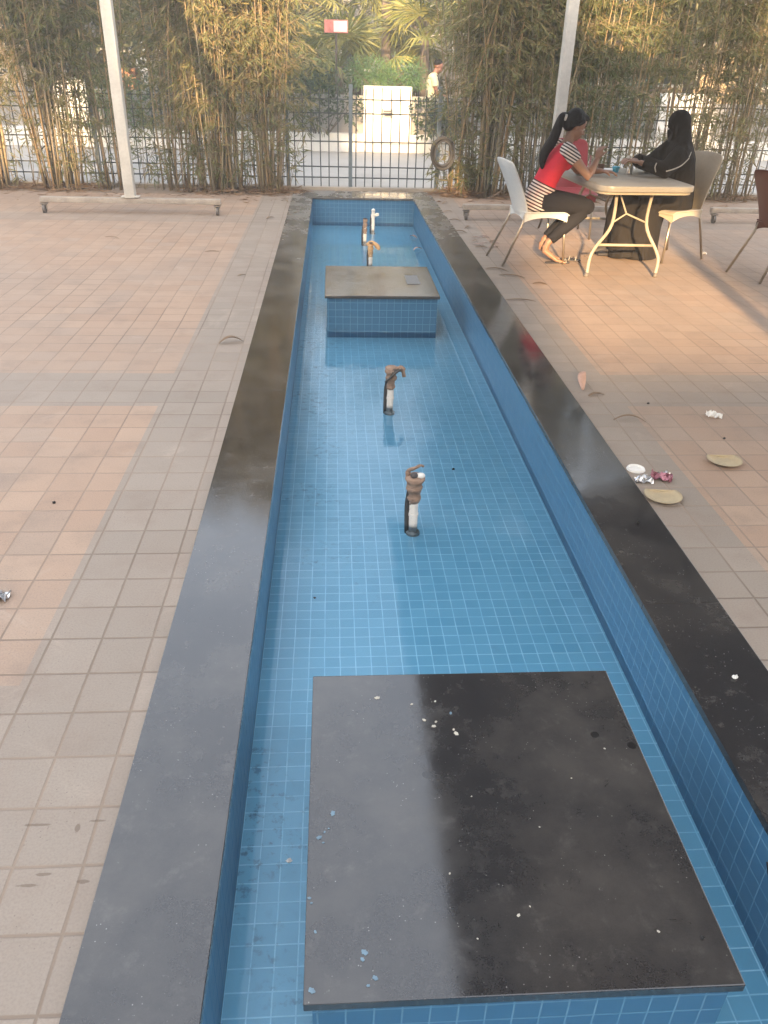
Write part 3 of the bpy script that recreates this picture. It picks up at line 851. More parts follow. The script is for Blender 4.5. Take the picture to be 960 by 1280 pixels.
shrub(2.2, 17.0, .33, .6, .2, .58, 1300, 'olive shrub right of the white pillar', seed=2)
shrub(.98, 17.5, 1.12, .72, .2, .42, 5200, 'feathery bright green plant along the top of the white pillar', 'fern', (.05, .11), 3, wid=.14)
shrub(-2.6, 17.1, .40, 1.0, .2, .8, 1700, 'grey green shrub behind the dense tan bamboo', seed=4)
shrub(-4.4, 17.1, .42, .8, .2, .85, 1300, 'bright green shrub behind the white post', 'fern', (.05, .1), 5, wid=.4)
shrub(4.2, 17.2, .5, 1.1, .2, .9, 1700, 'green shrub behind the table and bamboo', seed=6)
shrub(6.0, 17.2, .5, .7, .2, .8, 1200, 'green shrub behind the woman in black, beyond the road', seed=7)
shrub(9.6, 17.2, .5, .9, .2, 1.0, 1200, 'green shrub right of the right hand pillar', seed=8)
shrub(-7.6, 17.2, .5, 1.0, .2, 1.0, 1200, 'green shrub left of the left hand pillar', seed=9)

# ================================================================== palms
def fan_frond(q, L, R):
    m = MB(); N = 22
    petiole = Vector((L * .75, 0, L * .12))
    m.tube([(0, 0, 0), (L * .4, 0, L * .12), tuple(petiole)], [.016, .012, .009], 5)
    for i in range(N):
        a = -2.0 + 4.0 * i / (N - 1); a += q.uniform(-.05, .05)
        d = Vector((math.cos(a), math.sin(a), -.10 - .22 * abs(a) / 2)); rr = R * (1 - .22 * abs(a) / 2) * q.uniform(.88, 1.05)
        side = Vector((-math.sin(a), math.cos(a), 0)); w = .022
        p0 = petiole; p1 = petiole + d * rr * .6; p2 = petiole + d * rr + Vector((0, 0, -rr * q.uniform(.1, .4)))
        up = Vector((0, 0, .012))
        m.add([p0, p1 + side * w, p1 + up, p1 - side * w, p2], [(0, 1, 2), (0, 2, 3), (1, 4, 2), (2, 4, 3)])
    return m
fq = random.Random(5)
frond_mesh = [fan_frond(fq, .75, .62).mesh('frond') for _ in range(3)]
for me in frond_mesh: me.materials.append(M['palm'])
def palm(x, y, h, label, n=13, s=1.0, seed=0, tr=.10):
    q = random.Random(seed); r = empty('fan_palm', (x, y, 0), 0, label, 'palm tree', 'fan palms beyond the roadside wall')
    m = MB(); m.tube([(0, 0, 0), (.02, 0, h * .5), (0, .02, h)], [tr * 1.2, tr, tr * .9], 10); m.build('trunk', M['bark'], r, smooth=True)
    for i in range(n):
        o = bpy.data.objects.new('frond', q.choice(frond_mesh)); col.objects.link(o); o.parent = r
        o.location = (0, 0, h - q.uniform(0, .12)); o.rotation_euler = (q.uniform(-.4, .4), q.uniform(-1.1, .7), 2 * PI * i / n + q.uniform(-.3, .3))
        o.scale = (s * q.uniform(.8, 1.15),) * 3
    return r
palm(.15, 19.2, 1.45, 'short fan palm with yellow lit fans under the red board', 15, 1.05, 1)
palm(-.75, 20.2, 1.6, 'fan palm partly hidden by the pale bamboo clump', 13, 1.1, 2)
palm(2.0, 19.8, 2.0, 'taller fan palm right of the grey trunk', 15, 1.15, 3)
palm(1.55, 21.8, 1.5, 'fan palm behind the grey trunk', 12, 1.1, 4)
palm(3.3, 21.5, 2.1, 'fan palm near the grey shelter roof', 13, 1.2, 5)
palm(.6, 22.6, 2.4, 'higher fan palm at the centre top', 14, 1.3, 6)
t = empty('tree', (1.2, 20.4, 0), 0, 'bare straight grey trunk rising above the white pillar', 'tree')
MB().tube([(0, 0, 0), (.0, 0, 2.0), (-.05, 0, 5)], [.12, .105, .09], 12).build('trunk', M['bark'], t, smooth=True)
P = nr.normal(size=(2500, 3)) * np.array([1.0, 1.0, .6]) + np.array([0, 0, 5.2])
leaf_obj('crown', P, nr.normal(size=(2500, 3)), nr.uniform(.1, .2, 2500), nr.uniform(.04, .07, 2500), M['tree'], t)

# ================================================================== far trees and buildings
def tree(x, y, h, rx, rz, n, label, seed):
    q = np.random.default_rng(seed); r = empty('tree', (x, y, 0), 0, label, 'tree', 'trees beyond the road')
    m = MB(); m.tube([(0, 0, 0), (.1, 0, h * .4), (0, .1, h * .7)], [.17, .13, .06], 8)
    k = 26; c = q.normal(size=(k, 3)) * np.array([rx * .55, rx * .45, rz * .45]) + np.array([0, 0, h * .62])
    c[:, 2] = np.clip(c[:, 2], .7, None)
    for cc in c[:9]: m.tube([(.05, 0, h * .35), tuple(np.array([.05, 0, h * .35]) * .5 + cc * .5 + np.array([0, 0, .15])), tuple(cc)], [.06, .04, .015], 5)
    m.build('trunk', M['bark'], r, smooth=True, recalc=False)
    idx = q.integers(0, k, n); d = q.normal(size=(n, 3)); d /= np.linalg.norm(d, axis=1, keepdims=True)
    P = c[idx] + d * (q.uniform(.2, 1, (n, 1)) ** .5) * q.uniform(.45, .95, (k, 1))[idx]
    P[:, 2] = np.clip(P[:, 2], .3, None)
    L = q.uniform(.12, .24, n)
    leaf_obj('crown', P, d + q.normal(size=(n, 3)) * .6 + np.array([0, 0, -.3]), L, L * q.uniform(.3, .5, n), M['tree'], r)
TR = [(-9.5, 23, 5.5, 2.6, 2.4, 'bushy tree at the far left beyond the road'), (-6.2, 22.5, 5, 2.4, 2.4, 'olive tree beyond the road, left of the white post'), (-3.2, 24, 5.5, 2.6, 2.6, 'dense olive tree beyond the road, behind the tan bamboo'),
      (-.6, 26, 5.5, 2.2, 2.4, 'dark tree behind the red board and palms'), (2.6, 26.5, 6, 2.4, 2.6, 'dark tree behind the tallest fan palm'), (5.6, 24.5, 5.5, 2.2, 2.2, 'olive tree behind the bamboo right of the shelter'),
      (9.6, 24, 5.2, 2.2, 2.2, 'tree in front of the orange wall, at the right'), (13.5, 25, 6, 2.6, 2.6, 'bushy tree at the far right beyond the road')]
TR += [(-7.4, 19.6, 4.6, 1.9, 2.2, 'dark bushy tree close behind the roadside wall at the far left'), (-4.9, 20.9, 4.8, 1.9, 2.4, 'dark tree just behind the wooden stall'), (-2.6, 19.8, 4.6, 1.7, 2.2, 'dark olive tree close behind the wall, seen through the dense tan bamboo'),
       (4.6, 20.3, 4.4, 1.6, 2.0, 'green tree close behind the wall, above the table'), (7.6, 21.5, 4.6, 1.5, 1.8, 'thin crowned tree above the right hand white pillar')]
for i, (x, y, h, rx, rz, lab) in enumerate(TR): tree(x, y, h, rx, rz, 5200, lab, 30 + i)

def house(x, y, w, d, h, mat, label, cols, rows, name='house'):
    r = empty(name, (x, y, 0), 0, label, 'building')
    MB().box((0, d / 2, h / 2), (w, d, h)).build('wall', M[mat], r, bevel=.02)
    MB().box((0, d / 2, h + .08), (w + .4, d + .4, .16)).build('roof', M['concrete'], r)
    for i in range(cols):
        for j in range(rows):
            cx_ = -w / 2 + w * (i + .5) / cols; cz = h * (j + .55) / rows
            f = MB().box((cx_, -.02, cz), (min(1.2, w / cols * .55), .08, min(1.2, h / rows * .5))).build('window', M['white_wall'], r)
            MB().box((cx_, -.066, cz), (min(1.04, w / cols * .55 - .16), .012, min(1.04, h / rows * .5 - .16))).build('pane', M['window'], f)
house(10.5, 27, 9, 6, 3.0, 'orange_wall', 'low orange plastered building seen through the bamboo at the right', 3, 1)
house(-2.2, 31, 8, 7, 6.5, 'pale_wall', 'pale two storey building beyond the trees at the centre', 4, 2)
house(-12.5, 30, 9, 7, 6.5, 'pale_wall', 'pale building beyond the trees at the far left', 4, 2)
house(6, 34, 8, 7, 7, 'pale_wall', 'pale building beyond the trees, right of centre', 4, 2)

# red board
sgn = empty('notice_board', (.085, 18.2, 0), 0, 'small faded red and white board on a post among the palms', 'sign')
MB().tube([(0, .03, 0), (0, .03, 2.25)], .02, 8).build('post', M['bark'], sgn)
MB().box((0, 0, 2.14), (.46, .03, .22)).build('board', plain('faded_red', (.62, .20, .17), .6, .3, 6), sgn, bevel=.004)
MB().box((.08, -.018, 2.14), (.26, .006, .18)).build('white_patch', M['paper'], sgn)
# grey shelter roof
sh = empty('shelter', (2.95, 22.6, 0), 0, 'small shelter with a curved grey roof behind the man in yellow', 'shelter')
for sx in (-.55, .55):
    for sy in (0, .9): MB().tube([(sx, sy, 0), (sx, sy, 1.9)], .025, 8).build('pole', M['fence'], sh)
m = MB(); N = 10; vv = []
for i in range(N + 1):
    a = PI * i / N
    for yy in (-.15, 1.05): vv.append((-.75 * math.cos(a), yy, 1.88 + .28 * math.sin(a)))
m.add(vv, [(2 * i, 2 * i + 1, 2 * i + 3, 2 * i + 2) for i in range(N)])
o = m.build('roof', M['grey_panel'], sh, smooth=True, recalc=False); s_ = o.modifiers.new('t', 'SOLIDIFY'); s_.thickness = .03
# small wooden stall
st = empty('wooden_stall', (-4.55, 20.3, 0), 0, 'small orange brown wooden stall with a grey lid roof behind the white post', 'stall')
MB().box((0, 0, .65), (.55, .5, 1.3)).build('body', plain('orange_wood', (.34, .15, .075), .6, .25, 9), st, bevel=.01)
MB().box((0, -.05, 1.62), (.8, .75, .05), Matrix.Rotation(.06, 3, 'Y')).build('roof', M['grey_panel'], st, bevel=.008)
for sx in (-.24, .24): MB().tube([(sx, -.2, 1.3), (sx, -.2, 1.6)], .02, 6).build('post', M['bark'], st)

# ================================================================== people
def hand(mb, w, d, up, s=1.0, curl=.6, side=1):
    """w wrist, d towards fingers, up back of the hand, side +1/-1 where the thumb goes"""
    w = Vector(w); d = Vector(d).normalized(); up = Vector(up); up = (up - d * up.dot(d)).normalized(); lat = d.cross(up) * side
    mb.tube([w - d * .02, w + d * .02, w + d * .055 * s, w + d * .09 * s], [(.016, .024), (.016, .032), (.015, .040), (.012, .040)], 10, up=up)
    for i, (off, ln) in enumerate(((.030, .070), (.010, .080), (-.011, .075), (-.031, .058))):
        p = w + d * .085 * s + lat * off * s; pts = [p]; a = curl * .5; l = ln * s
        for k, f in enumerate((.45, .32, .23)):
            dd = d * math.cos(a) - up * math.sin(a); pts.append(pts[-1] + dd * l * f); a += curl * .7
        mb.tube(pts, [.0095, .009, .0085, .007], 7)
    b = w + d * .03 * s + lat * .03 * s
    mb.tube([b, b + (lat * .6 + d * .7 - up * .25).normalized() * .035 * s, b + (lat * .35 + d * .9 - up * .5).normalized() * .068 * s], [.013, .011, .008], 7)

def head(mb, c, fwd, upv, s=1.0):
    f = Vector(fwd).normalized(); u = Vector(upv); u = (u - f * u.dot(f)).normalized(); l = u.cross(f)
    R = Matrix((f, l, u)).transposed(); c = Vector(c); P = lambda x, y, z: c + R @ (Vector((x, y, z)) * s)
    mb.ell(P(-.008, 0, .025), (.094 * s, .074 * s, .088 * s), R)
    mb.ell(P(.028, 0, -.045), (.060 * s, .056 * s, .066 * s), R)      # face / jaw
    mb.ell(P(.062, 0, -.095), (.024 * s, .026 * s, .018 * s), R)      # chin
    mb.tube([P(.082, 0, .012), P(.098, 0, -.02), P(.112, 0, -.037)], [.009 * s, .012 * s, .013 * s], 8)   # nose
    mb.ell(P(.092, 0, -.038), (.014 * s, .019 * s, .010 * s), R)
    mb.ell(P(.085, 0, -.064), (.012 * s, .024 * s, .006 * s), R); mb.ell(P(.083, 0, -.074), (.012 * s, .021 * s, .007 * s), R)  # lips
    mb.ell(P(.082, 0, .018), (.012 * s, .045 * s, .008 * s), R)       # brow
    for sd_ in (-1, 1):
        mb.ell(P(-.012, .073 * sd_, -.015), (.016 * s, .010 * s, .030 * s), R)   # ear
        mb.ell(P(.055, .040 * sd_, -.038), (.026 * s, .022 * s, .024 * s), R)    # cheek
    return P, R
def eyes(P, root, R, s=1.0):
    for sd_ in (-1, 1):
        MB().ell(P(.078, .030 * sd_, -.002), (.009 * s, .012 * s, .008 * s), R, 10, 8).build('eye', M['eye'], root, smooth=True)
        MB().ell(P(.0865, .030 * sd_, -.002), (.003 * s, .005 * s, .005 * s), R, 8, 6).build('iris', M['hair'], root, smooth=True)
        MB().tube([P(.084, .016 * sd_, .022), P(.086, .030 * sd_, .028), P(.072, .052 * sd_, .022)], .004 * s, 6).build('eyebrow', M['hair'], root, smooth=True)
M['eye'] = plain('eye_white', (.7, .68, .64), .3, .03)
M['lace'] = plain('patterned_sandal', (.5, .47, .42), .6, .1)

def mat_shirt():
    n = NT('red_striped_shirt'); p, x, y, z = n.pos()
    # u runs along the leaning torso from hip to shoulder
    u = (x - 1.86) * .375 + (z - .50) * .927
    st = (u / .0262).fr().gt(.5)
    low = u.lt(.195)
    c = n.mix(low, (.56, .030, .050), n.mix(st, (.020, .014, .016), (.66, .60, .55)))
    f = n.noise(p, 18, 4)
    c = n.mix(n.ramp(f, .4, .7) * .25, c, (.30, .02, .03))
    n.bsdf(c, .85, 0, n.bump(n.noise(p, 25, 3), .3, .01), .25); return n.m
def mat_sleeve():
    n = NT('striped_sleeve'); p, x, y, z = n.pos()
    st = ((z * .95 + x * .5) / .0262).fr().gt(.5)
    n.bsdf(n.mix(st, (.020, .014, .016), (.66, .60, .55)), .85, 0, None, .25); return n.m

# ---- woman in red
A = empty('person', (1.9, 7.66, 0), 0, 'woman in red and striped top with ponytail, sitting on the white chair at the table', 'person')
A0 = Vector((1.9, 7.66, 0))
def sh_(mb):     # world coordinates -> local to the person's base
    mb.v = [tuple(Vector(v) - A0) for v in mb.v]; return mb
y0 = 7.66
def pos_mat_fix(m): return m
b = MB()
Ph, Rh = head(b, (2.135, y0, 1.170), (.90, .14, -.42), (.42, .05, .9), 1.0)
b.tube([(2.075, y0, .99), (2.09, y0, 1.05), (2.12, y0, 1.12)], [.060, .047, .046], 12)
b.loft([((1.86, y0, .56), .10, .15), ((1.92, y0, .72), .085, .125), ((1.99, y0, .86), .09, .145), ((2.05, y0, .97), .075, .16), ((2.075, y0, 1.005), .05, .10)])
for s in (-1, 1):
    sy = y0 + s * .165
    if s < 0: S, E_, Wp = (2.065, sy, .965), (2.245, y0 - .225, .775), (2.33, y0 - .13, .905)
    else: S, E_, Wp = (2.065, sy, .965), (2.27, y0 + .22, .775), (2.47, y0 + .12, .785)
    S = Vector(S); E_ = Vector(E_); Wp = Vector(Wp)
    b.tube([Vector((2.05, y0 + s * .10, .97)), S, S.lerp(E_, .35), S.lerp(E_, .75), E_, E_.lerp(Wp, .3), E_.lerp(Wp, .7), Wp], [.050, .051, .044, .038, .036, .036, .029, .0235], 12)
    if s < 0: hand(b, Wp, (.25, .35, .85), (-.75, -.5, .2), .95, .75, 1)
    else: hand(b, Wp, (.9, -.35, -.02), (0, 0, 1), .95, .5, 1)
    # legs under the trousers, ankles and bare feet
    k = Vector((2.30, y0 + s * .10, .50)); an = Vector((1.985, y0 + s * .075 - .03, .185))
    b.tube([(1.88, y0 + s * .085, .545), k, an, an + Vector((-.012, 0, -.05))], [.08, .055, .033, .030], 10)
    hl = Vector((1.968, an.y, .115)); ball = Vector((2.085, an.y - .005, .032)); toe = Vector((2.155, an.y - .008, .018))
    b.tube([hl + Vector((.0, 0, .05)), hl, hl.lerp(ball, .5), ball, toe], [(.028, .026), (.031, .028), (.026, .034), (.018, .042), (.010, .038)], 10)
    for t_ in range(5):
        o_ = (t_ - 2) * .0165; q_ = toe + Vector((-.006, o_, 0))
        b.tube([q_, q_ + Vector((.030 - .004 * abs(t_ - 2), 0, -.004))], [.0095, .008], 6)
sh_(b).remesh('body', M['skin'], A, .0058, 3)
Pl = lambda x, y, z: Ph(x, y, z) - A0
eyes(Pl, A, Rh)
# hair and ponytail
b = MB()
b.ell(Ph(-.024, 0, .040), (.094, .084, .090), Rh); b.ell(Ph(-.060, 0, -.005), (.058, .072, .075), Rh)
b.ell(Ph(.045, 0, .085), (.045, .055, .028), Rh)
for s in (-1, 1): b.tube([Ph(.035, .066 * s, .055), Ph(-.01, .078 * s, .012), Ph(-.055, .06 * s, -.02)], [.016, .020, .022], 8)
b.tube(catmull([Ph(-.10, 0, .01), Ph(-.15, 0, .0), (1.945, y0 - .03, 1.06), (1.885, y0 - .04, .96), (1.865, y0 - .045, .88), (1.87, y0 - .05, .81)]), [.034, .030, .044, .048, .042, .030, .012], 12)
sh_(b).remesh('hair', M['hair'], A, .0075, 3)
b = MB(); b.tube([Ph(-.118, 0, .008), Ph(-.138, 0, .004)], .037, 14); sh_(b).build('hair_tie', M['paper'], A, smooth=True)
# shirt
b = MB()
b.loft([((1.855, y0, .475), .145, .185), ((1.865, y0, .56), .138, .178), ((1.915, y0, .69), .112, .150), ((1.97, y0, .80), .112, .160), ((2.02, y0, .89), .112, .172), ((2.055, y0, .965), .088, .165), ((2.075, y0, 1.005), .062, .112), ((2.085, y0, 1.025), .056, .070)])
b.ell((2.075, y0 - .075, .87), (.062, .062, .065)); b.ell((2.075, y0 + .075, .87), (.062, .062, .065))
b.ell((1.83, y0 - .06, .52), (.125, .115, .09)); b.ell((1.83, y0 + .06, .52), (.125, .115, .09))
sh_(b).remesh('shirt', mat_shirt(), A, .008, 5)
ms_ = mat_sleeve()
for s in (-1, 1):
    b = MB(); S = Vector((2.062, y0 + s * .155, .972)); E_ = Vector((2.245, y0 + s * .225, .775))
    b.tube([Vector((2.045, y0 + s * .105, .985)), S, S.lerp(E_, .22), S.lerp(E_, .40)], [.066, .066, .061, .056], 14)
    sh_(b).remesh('sleeve', ms_, A, .008, 3)
# trousers
b = MB()
b.ell((1.86, y0, .535), (.135, .175, .10))
for s in (-1, 1):
    k = Vector((2.315, y0 + s * .10, .505)); an = Vector((1.995, y0 + s * .075 - .03, .20))
    h = Vector((1.88, y0 + s * .088, .545))
    b.tube([h, h.lerp(k, .5), k, k.lerp(an, .12), k.lerp(an, .5), an + Vector((.012, 0, .012))], [.105, .092, .072, .068, .062, .047], 14)
    b.ell(k, (.066, .064, .066))
sh_(b).remesh('trousers', M['trousers'], A, .008, 5)

# ---- woman in black
Bp = empty('person', (3.15, 7.97, 0), 0, 'woman in black robe and headscarf with white piping, sitting on the beige chair', 'person')
A0 = Vector((3.15, 7.97, 0)); y0 = 7.97
b = MB()
Ph, Rh = head(b, (3.155, y0, 1.155), (-.95, -.02, -.20), (-.20, 0, .95), 1.0)
b.tube([(3.20, y0, .98), (3.17, y0, 1.08)], [.05, .048], 10)
b.loft([((3.27, y0, .50), .1, .15), ((3.25, y0, .75), .1, .14), ((3.22, y0, .95), .08, .15)])
for s in (-1, 1):
    S = Vector((3.20, y0 + s * .17, .95)); E_ = Vector((3.03, y0 + s * .20, .80)); Wp = Vector((2.845, y0 + s * .085, .855))
    b.tube([S, E_, Wp], [.04, .035, .024], 10)
    hand(b, Wp, (-.88, -s * .35, .12), (-.1, 0, 1), .95, .8, 1 if s < 0 else -1)
    b.tube([(2.72, y0 + s * .07, .12), (2.70, y0 + s * .07, .04), (2.60, y0 + s * .07, .03)], [.035, .035, .028], 8)
sh_(b).remesh('body', M['skin'], Bp, .006, 3)
eyes(lambda x, y, z: Ph(x, y, z) - A0, Bp, Rh)
# robe: torso, wide sleeves, lap and the skirt down to the floor
b = MB()
b.loft([((3.27, y0, .44), .18, .225), ((3.275, y0, .56), .168, .215), ((3.27, y0, .72), .152, .195), ((3.25, y0, .86), .140, .200), ((3.225, y0, .955), .112, .195), ((3.20, y0, 1.02), .075, .11)], 24)
for s in (-1, 1):
    S = Vector((3.205, y0 + s * .165, .955)); E_ = Vector((3.045, y0 + s * .215, .805)); Wp = Vector((2.885, y0 + s * .105, .855))
    b.tube([S, S.lerp(E_, .5), E_, E_.lerp(Wp, .5), Wp], [.083, .082, .080, .066, .060], 14)
    k = Vector((2.80, y0 + s * .12, .50))
    b.tube([(3.25, y0 + s * .11, .52), (3.0, y0 + s * .12, .525), k, k + Vector((-.01, 0, -.12)), (2.80, y0 + s * .12, .18), (2.82, y0 + s * .13, .02)], [.125, .118, .105, .105, .125, .15], 16)
b.loft([((2.97, y0, .008), .215, .285), ((2.965, y0, .10), .21, .275), ((2.97, y0, .28), .205, .26), ((2.99, y0, .46), .21, .235), ((3.02, y0, .55), .19, .20)], 28)
for k in range(9):   # folds of the skirt
    a = -2.7 + k * .55; x_, y_ = 2.97 + .205 * math.cos(a), y0 + .27 * math.sin(a)
    b.tube([(x_, y_, .012), (x_ * .5 + 2.975 * .5, y_ * .7 + y0 * .3, .42)], [.030, .014], 8)
robe = sh_(b).remesh('robe', M['abaya'], Bp, .010, 6)
# headscarf
b = MB()
b.ell(Ph(-.042, 0, .034), (.104, .097, .102), Rh); b.ell(Ph(-.07, 0, -.05), (.078, .090, .09), Rh)
for i in range(14):   # edge round the face
    a = 2 * PI * i / 14; a2 = 2 * PI * (i + 1) / 14
    b.tube([Ph(.030 - .01 * math.cos(a), .068 * math.sin(a), -.02 + .088 * math.cos(a)), Ph(.030 - .01 * math.cos(a2), .068 * math.sin(a2), -.02 + .088 * math.cos(a2))], .019, 7)
b.loft([((3.235, y0, .80), .165, .218), ((3.225, y0, .90), .162, .215), ((3.215, y0, .97), .146, .185), ((3.222, y0, 1.035), .110, .125), ((3.225, y0, 1.09), .092, .104), ((3.225, y0, 1.13), .08, .095)], 20)
b.tube([(3.12, y0 - .02, 1.03), (3.085, y0, .95), (3.10, y0, .86)], [.035, .06, .05], 10)
sh_(b).remesh('headscarf', M['abaya'], Bp, .009, 4)
bvh = BVHTree.FromPolygons([v.co + A0 for v in robe.data.vertices], [tuple(p.vertices) for p in robe.data.polygons])
def pipe_line(pts):
    out = []
    for (x, z) in catmull([(p[0], 0, p[1]) for p in pts], 8) and [(p.x, p.z) for p in catmull([(p[0], 0, p[1]) for p in pts], 8)]:
        h = bvh.ray_cast(Vector((x, 7.0, z)), Vector((0, 1, 0)))
        if h[0] is not None: out.append(h[0] + Vector((0, -.003, 0)))
    if len(out) > 2: sh_(MB().tube(out, .0055, 6)).build('piping', M['piping'], Bp, smooth=True)
pipe_line([(3.285, .965), (3.25, .91), (3.19, .855), (3.11, .825), (3.03, .805)])
pipe_line([(2.955, .865), (2.945, .83), (2.96, .79)])
for s in (-1, 1):
    b = MB(); b.tube([(2.74, y0 + s * .07, .035), (2.66, y0 + s * .07, .035), (2.58, y0 + s * .07, .025)], [(.030, .036), (.034, .042), (.018, .034)], 10)
    sh_(b).remesh('shoe', M['dark_cloth'], Bp, .008, 2)

# ---- man walking beyond the wall
C_ = empty('person', (2.16, 19.0, 0), 0, 'man in pale yellow shirt walking with bowed head and dark strap', 'person')
A0 = Vector((2.16, 19.0, 0)); y0 = 19.0; x0 = 2.12
b = MB()
Ph, Rh = head(b, (x0 + .10, y0, 1.50), (.85, -.1, -.5), (.5, 0, .85), 1.02)
b.tube([(x0 + .02, y0, 1.34), (x0 + .07, y0, 1.44)], [.06, .05], 10)
b.loft([((x0, y0, .85), .11, .16), ((x0, y0, 1.05), .10, .15), ((x0, y0, 1.25), .11, .19), ((x0 + .01, y0, 1.34), .08, .16)])
for s in (-1, 1):
    S = Vector((x0, y0 + s * .2, 1.30)); E_ = Vector((x0 + .06, y0 + s * .22, 1.02)); Wp = Vector((x0 + .26, y0 + s * .17, .95))
    b.tube([S, E_, Wp], [.05, .042, .028], 10); hand(b, Wp, (1, 0, -.2), (0, 0, 1), 1, .6, -s)
    b.tube([(x0, y0 + s * .09, .88), (x0 + s * .12, y0 + s * .09, .48), (x0 + s * .20 - .04, y0 + s * .09, .06)], [.085, .06, .04], 10)
    b.tube([(x0 + s * .20 - .06, y0 + s * .09, .05), (x0 + s * .20 + .12, y0 + s * .09, .025)], [.04, .03], 8)
sh_(b).remesh('body', M['skin_far'], C_, .010, 3)
b = MB(); b.ell(Ph(-.03, 0, .045), (.092, .082, .085), Rh); sh_(b).remesh('hair', M['hair'], C_, .01, 2)
b = MB(); b.loft([((x0, y0, .82), .14, .19), ((x0, y0, 1.0), .135, .185), ((x0 - .01, y0, 1.2), .14, .205), ((x0, y0, 1.33), .10, .19), ((x0 + .02, y0, 1.385), .06, .08)])
for s in (-1, 1): b.tube([(x0, y0 + s * .18, 1.31), (x0 + .035, y0 + s * .215, 1.13)], [.075, .068], 10)
sh_(b).remesh('shirt', M['shirt_far'], C_, .011, 4)
b = MB()
for s in (-1, 1): b.tube([(x0, y0 + s * .09, .88), (x0 + s * .12, y0 + s * .09, .48), (x0 + s * .20 - .04, y0 + s * .09, .08)], [.11, .08, .065], 10)
sh_(b).remesh('trousers', M['dark_cloth'], C_, .012, 4)
b = MB(); b.tube(catmull([(x0 + .02, y0 + .1, 1.36), (x0 + .07, y0 - .16, 1.33), (x0 + .12, y0 - .20, 1.15), (x0 - .02, y0 - .22, .95)]), .013, 6, 1.0); sh_(b).build('strap', M['dark_cloth'], C_, smooth=True)

# ================================================================== furniture
def superell(hx, hy, r, n=6, cx=0, cy=0):
    out = []
    for (sx, sy, a0) in ((1, 1, 0), (-1, 1, PI / 2), (-1, -1, PI), (1, -1, 1.5 * PI)):
        for k in range(n + 1):
            a = a0 + k / n * PI / 2
            out.append((cx + sx * (hx - r) + r * math.cos(a), cy + sy * (hy - r) + r * math.sin(a)))
    return out
def grid_shell(fn, nu, nv, th, name, mat, parent):
    vs_ = [fn(-1 + 2 * i / nu, j / nv) for j in range(nv + 1) for i in range(nu + 1)]
    fs = [(j * (nu + 1) + i, j * (nu + 1) + i + 1, (j + 1) * (nu + 1) + i + 1, (j + 1) * (nu + 1) + i) for j in range(nv) for i in range(nu)]
    o = MB().add(vs_, fs).build(name, mat, parent, smooth=True, recalc=False)
    so_ = o.modifiers.new('t', 'SOLIDIFY'); so_.thickness = th; so_.offset = 0
    bv = o.modifiers.new('b', 'BEVEL'); bv.width = th * .35; bv.segments = 2; bv.limit_method = 'ANGLE'
    return o
def chair(label, matk, loc, rz, back_h=.88, back_lean=.20, splay=.18, top_w=.40):
    """faces local +x; seat, backrest and four steel legs"""
    r = empty('plastic_chair', loc, rz, label, 'chair', 'plastic cafe chairs round the table')
    mt = M[matk]
    # seat with a waterfall front and a skirt arched on every side
    def seat(u, v):
        x = -.20 + .42 * v; w = .205 + .025 * v
        z = .455 - .014 * (1 - u * u) * math.sin(PI * min(1, v)) + .006
        if v > .9: z -= (v - .9) * .25
        return (x, u * w, z)
    s = grid_shell(seat, 12, 14, .012, 'seat', mt, r)
    m = MB(); N = 10
    def strip(p, q_, nrm):
        p = Vector(p); q_ = Vector(q_); nn = Vector(nrm) * .009; top = .455
        for i in range(N):
            a, b_ = i / N, (i + 1) / N
            da, db = [.034 + .040 * abs(2 * t - 1) ** 2.2 for t in (a, b_)]
            A_, B_ = p.lerp(q_, a), p.lerp(q_, b_)
            vs_ = [A_, B_, B_ - Vector((0, 0, db)), A_ - Vector((0, 0, da))]
            m.add([tuple(v) for v in vs_] + [tuple(v + nn) for v in vs_], [(0, 1, 2, 3), (7, 6, 5, 4), (0, 4, 5, 1), (3, 2, 6, 7)])
    z = .452
    strip((-.20, -.198, z), (.205, -.222, z), (0, 1, 0)); strip((-.20, .198, z), (.205, .222, z), (0, -1, 0))
    strip((.212, -.215, z - .008), (.212, .215, z - .008), (-1, 0, 0)); strip((-.20, -.19, z), (-.20, .19, z), (1, 0, 0))
    m.build('skirt', mt, s)
    def back(u, v):
        zz = .43 + (back_h - .43) * v
        x = -.195 - back_lean * v ** 1.25 - .035 * (1 - u * u) + .03
        w = (.200 + (top_w / 2 - .200) * v) * (1 if v < .9 else math.sqrt(max(.0, 1 - ((v - .9) / .1) ** 2 * .25)))
        return (x, u * w, zz + (.018 * (1 - u * u) if v > .95 else 0))
    grid_shell(back, 14, 16, .013, 'backrest', mt, r)
    for sy in (-1, 1):
        MB().tube([(.19, sy * .19, .445), (.225, sy * .205, 0)], .0115, 10).build('leg', M['steel'], r, smooth=True)
        MB().tube([(-.185, sy * .175, .46), (-.21, sy * .185, .36), (-.20 - splay, sy * .225, 0)], .0115, 10).build('leg', M['steel'], r, smooth=True)
    return r
chair('white plastic chair under the woman in red', 'chair_white', (1.89, 7.69, 0), math.radians(9), top_w=.44)
chair('beige plastic chair under the woman in black', 'chair_beige', (3.235, 7.89, 0), math.radians(206), back_h=.93, back_lean=.16, splay=.10, top_w=.43)
chair('bright red plastic chair on the fence side of the table', 'chair_red', (2.54, 8.95, 0), math.radians(-92), back_h=.92)
chair('maroon plastic chair cut by the right picture edge', 'chair_maroon', (4.04, 7.16, 0), math.radians(14), back_h=.88)

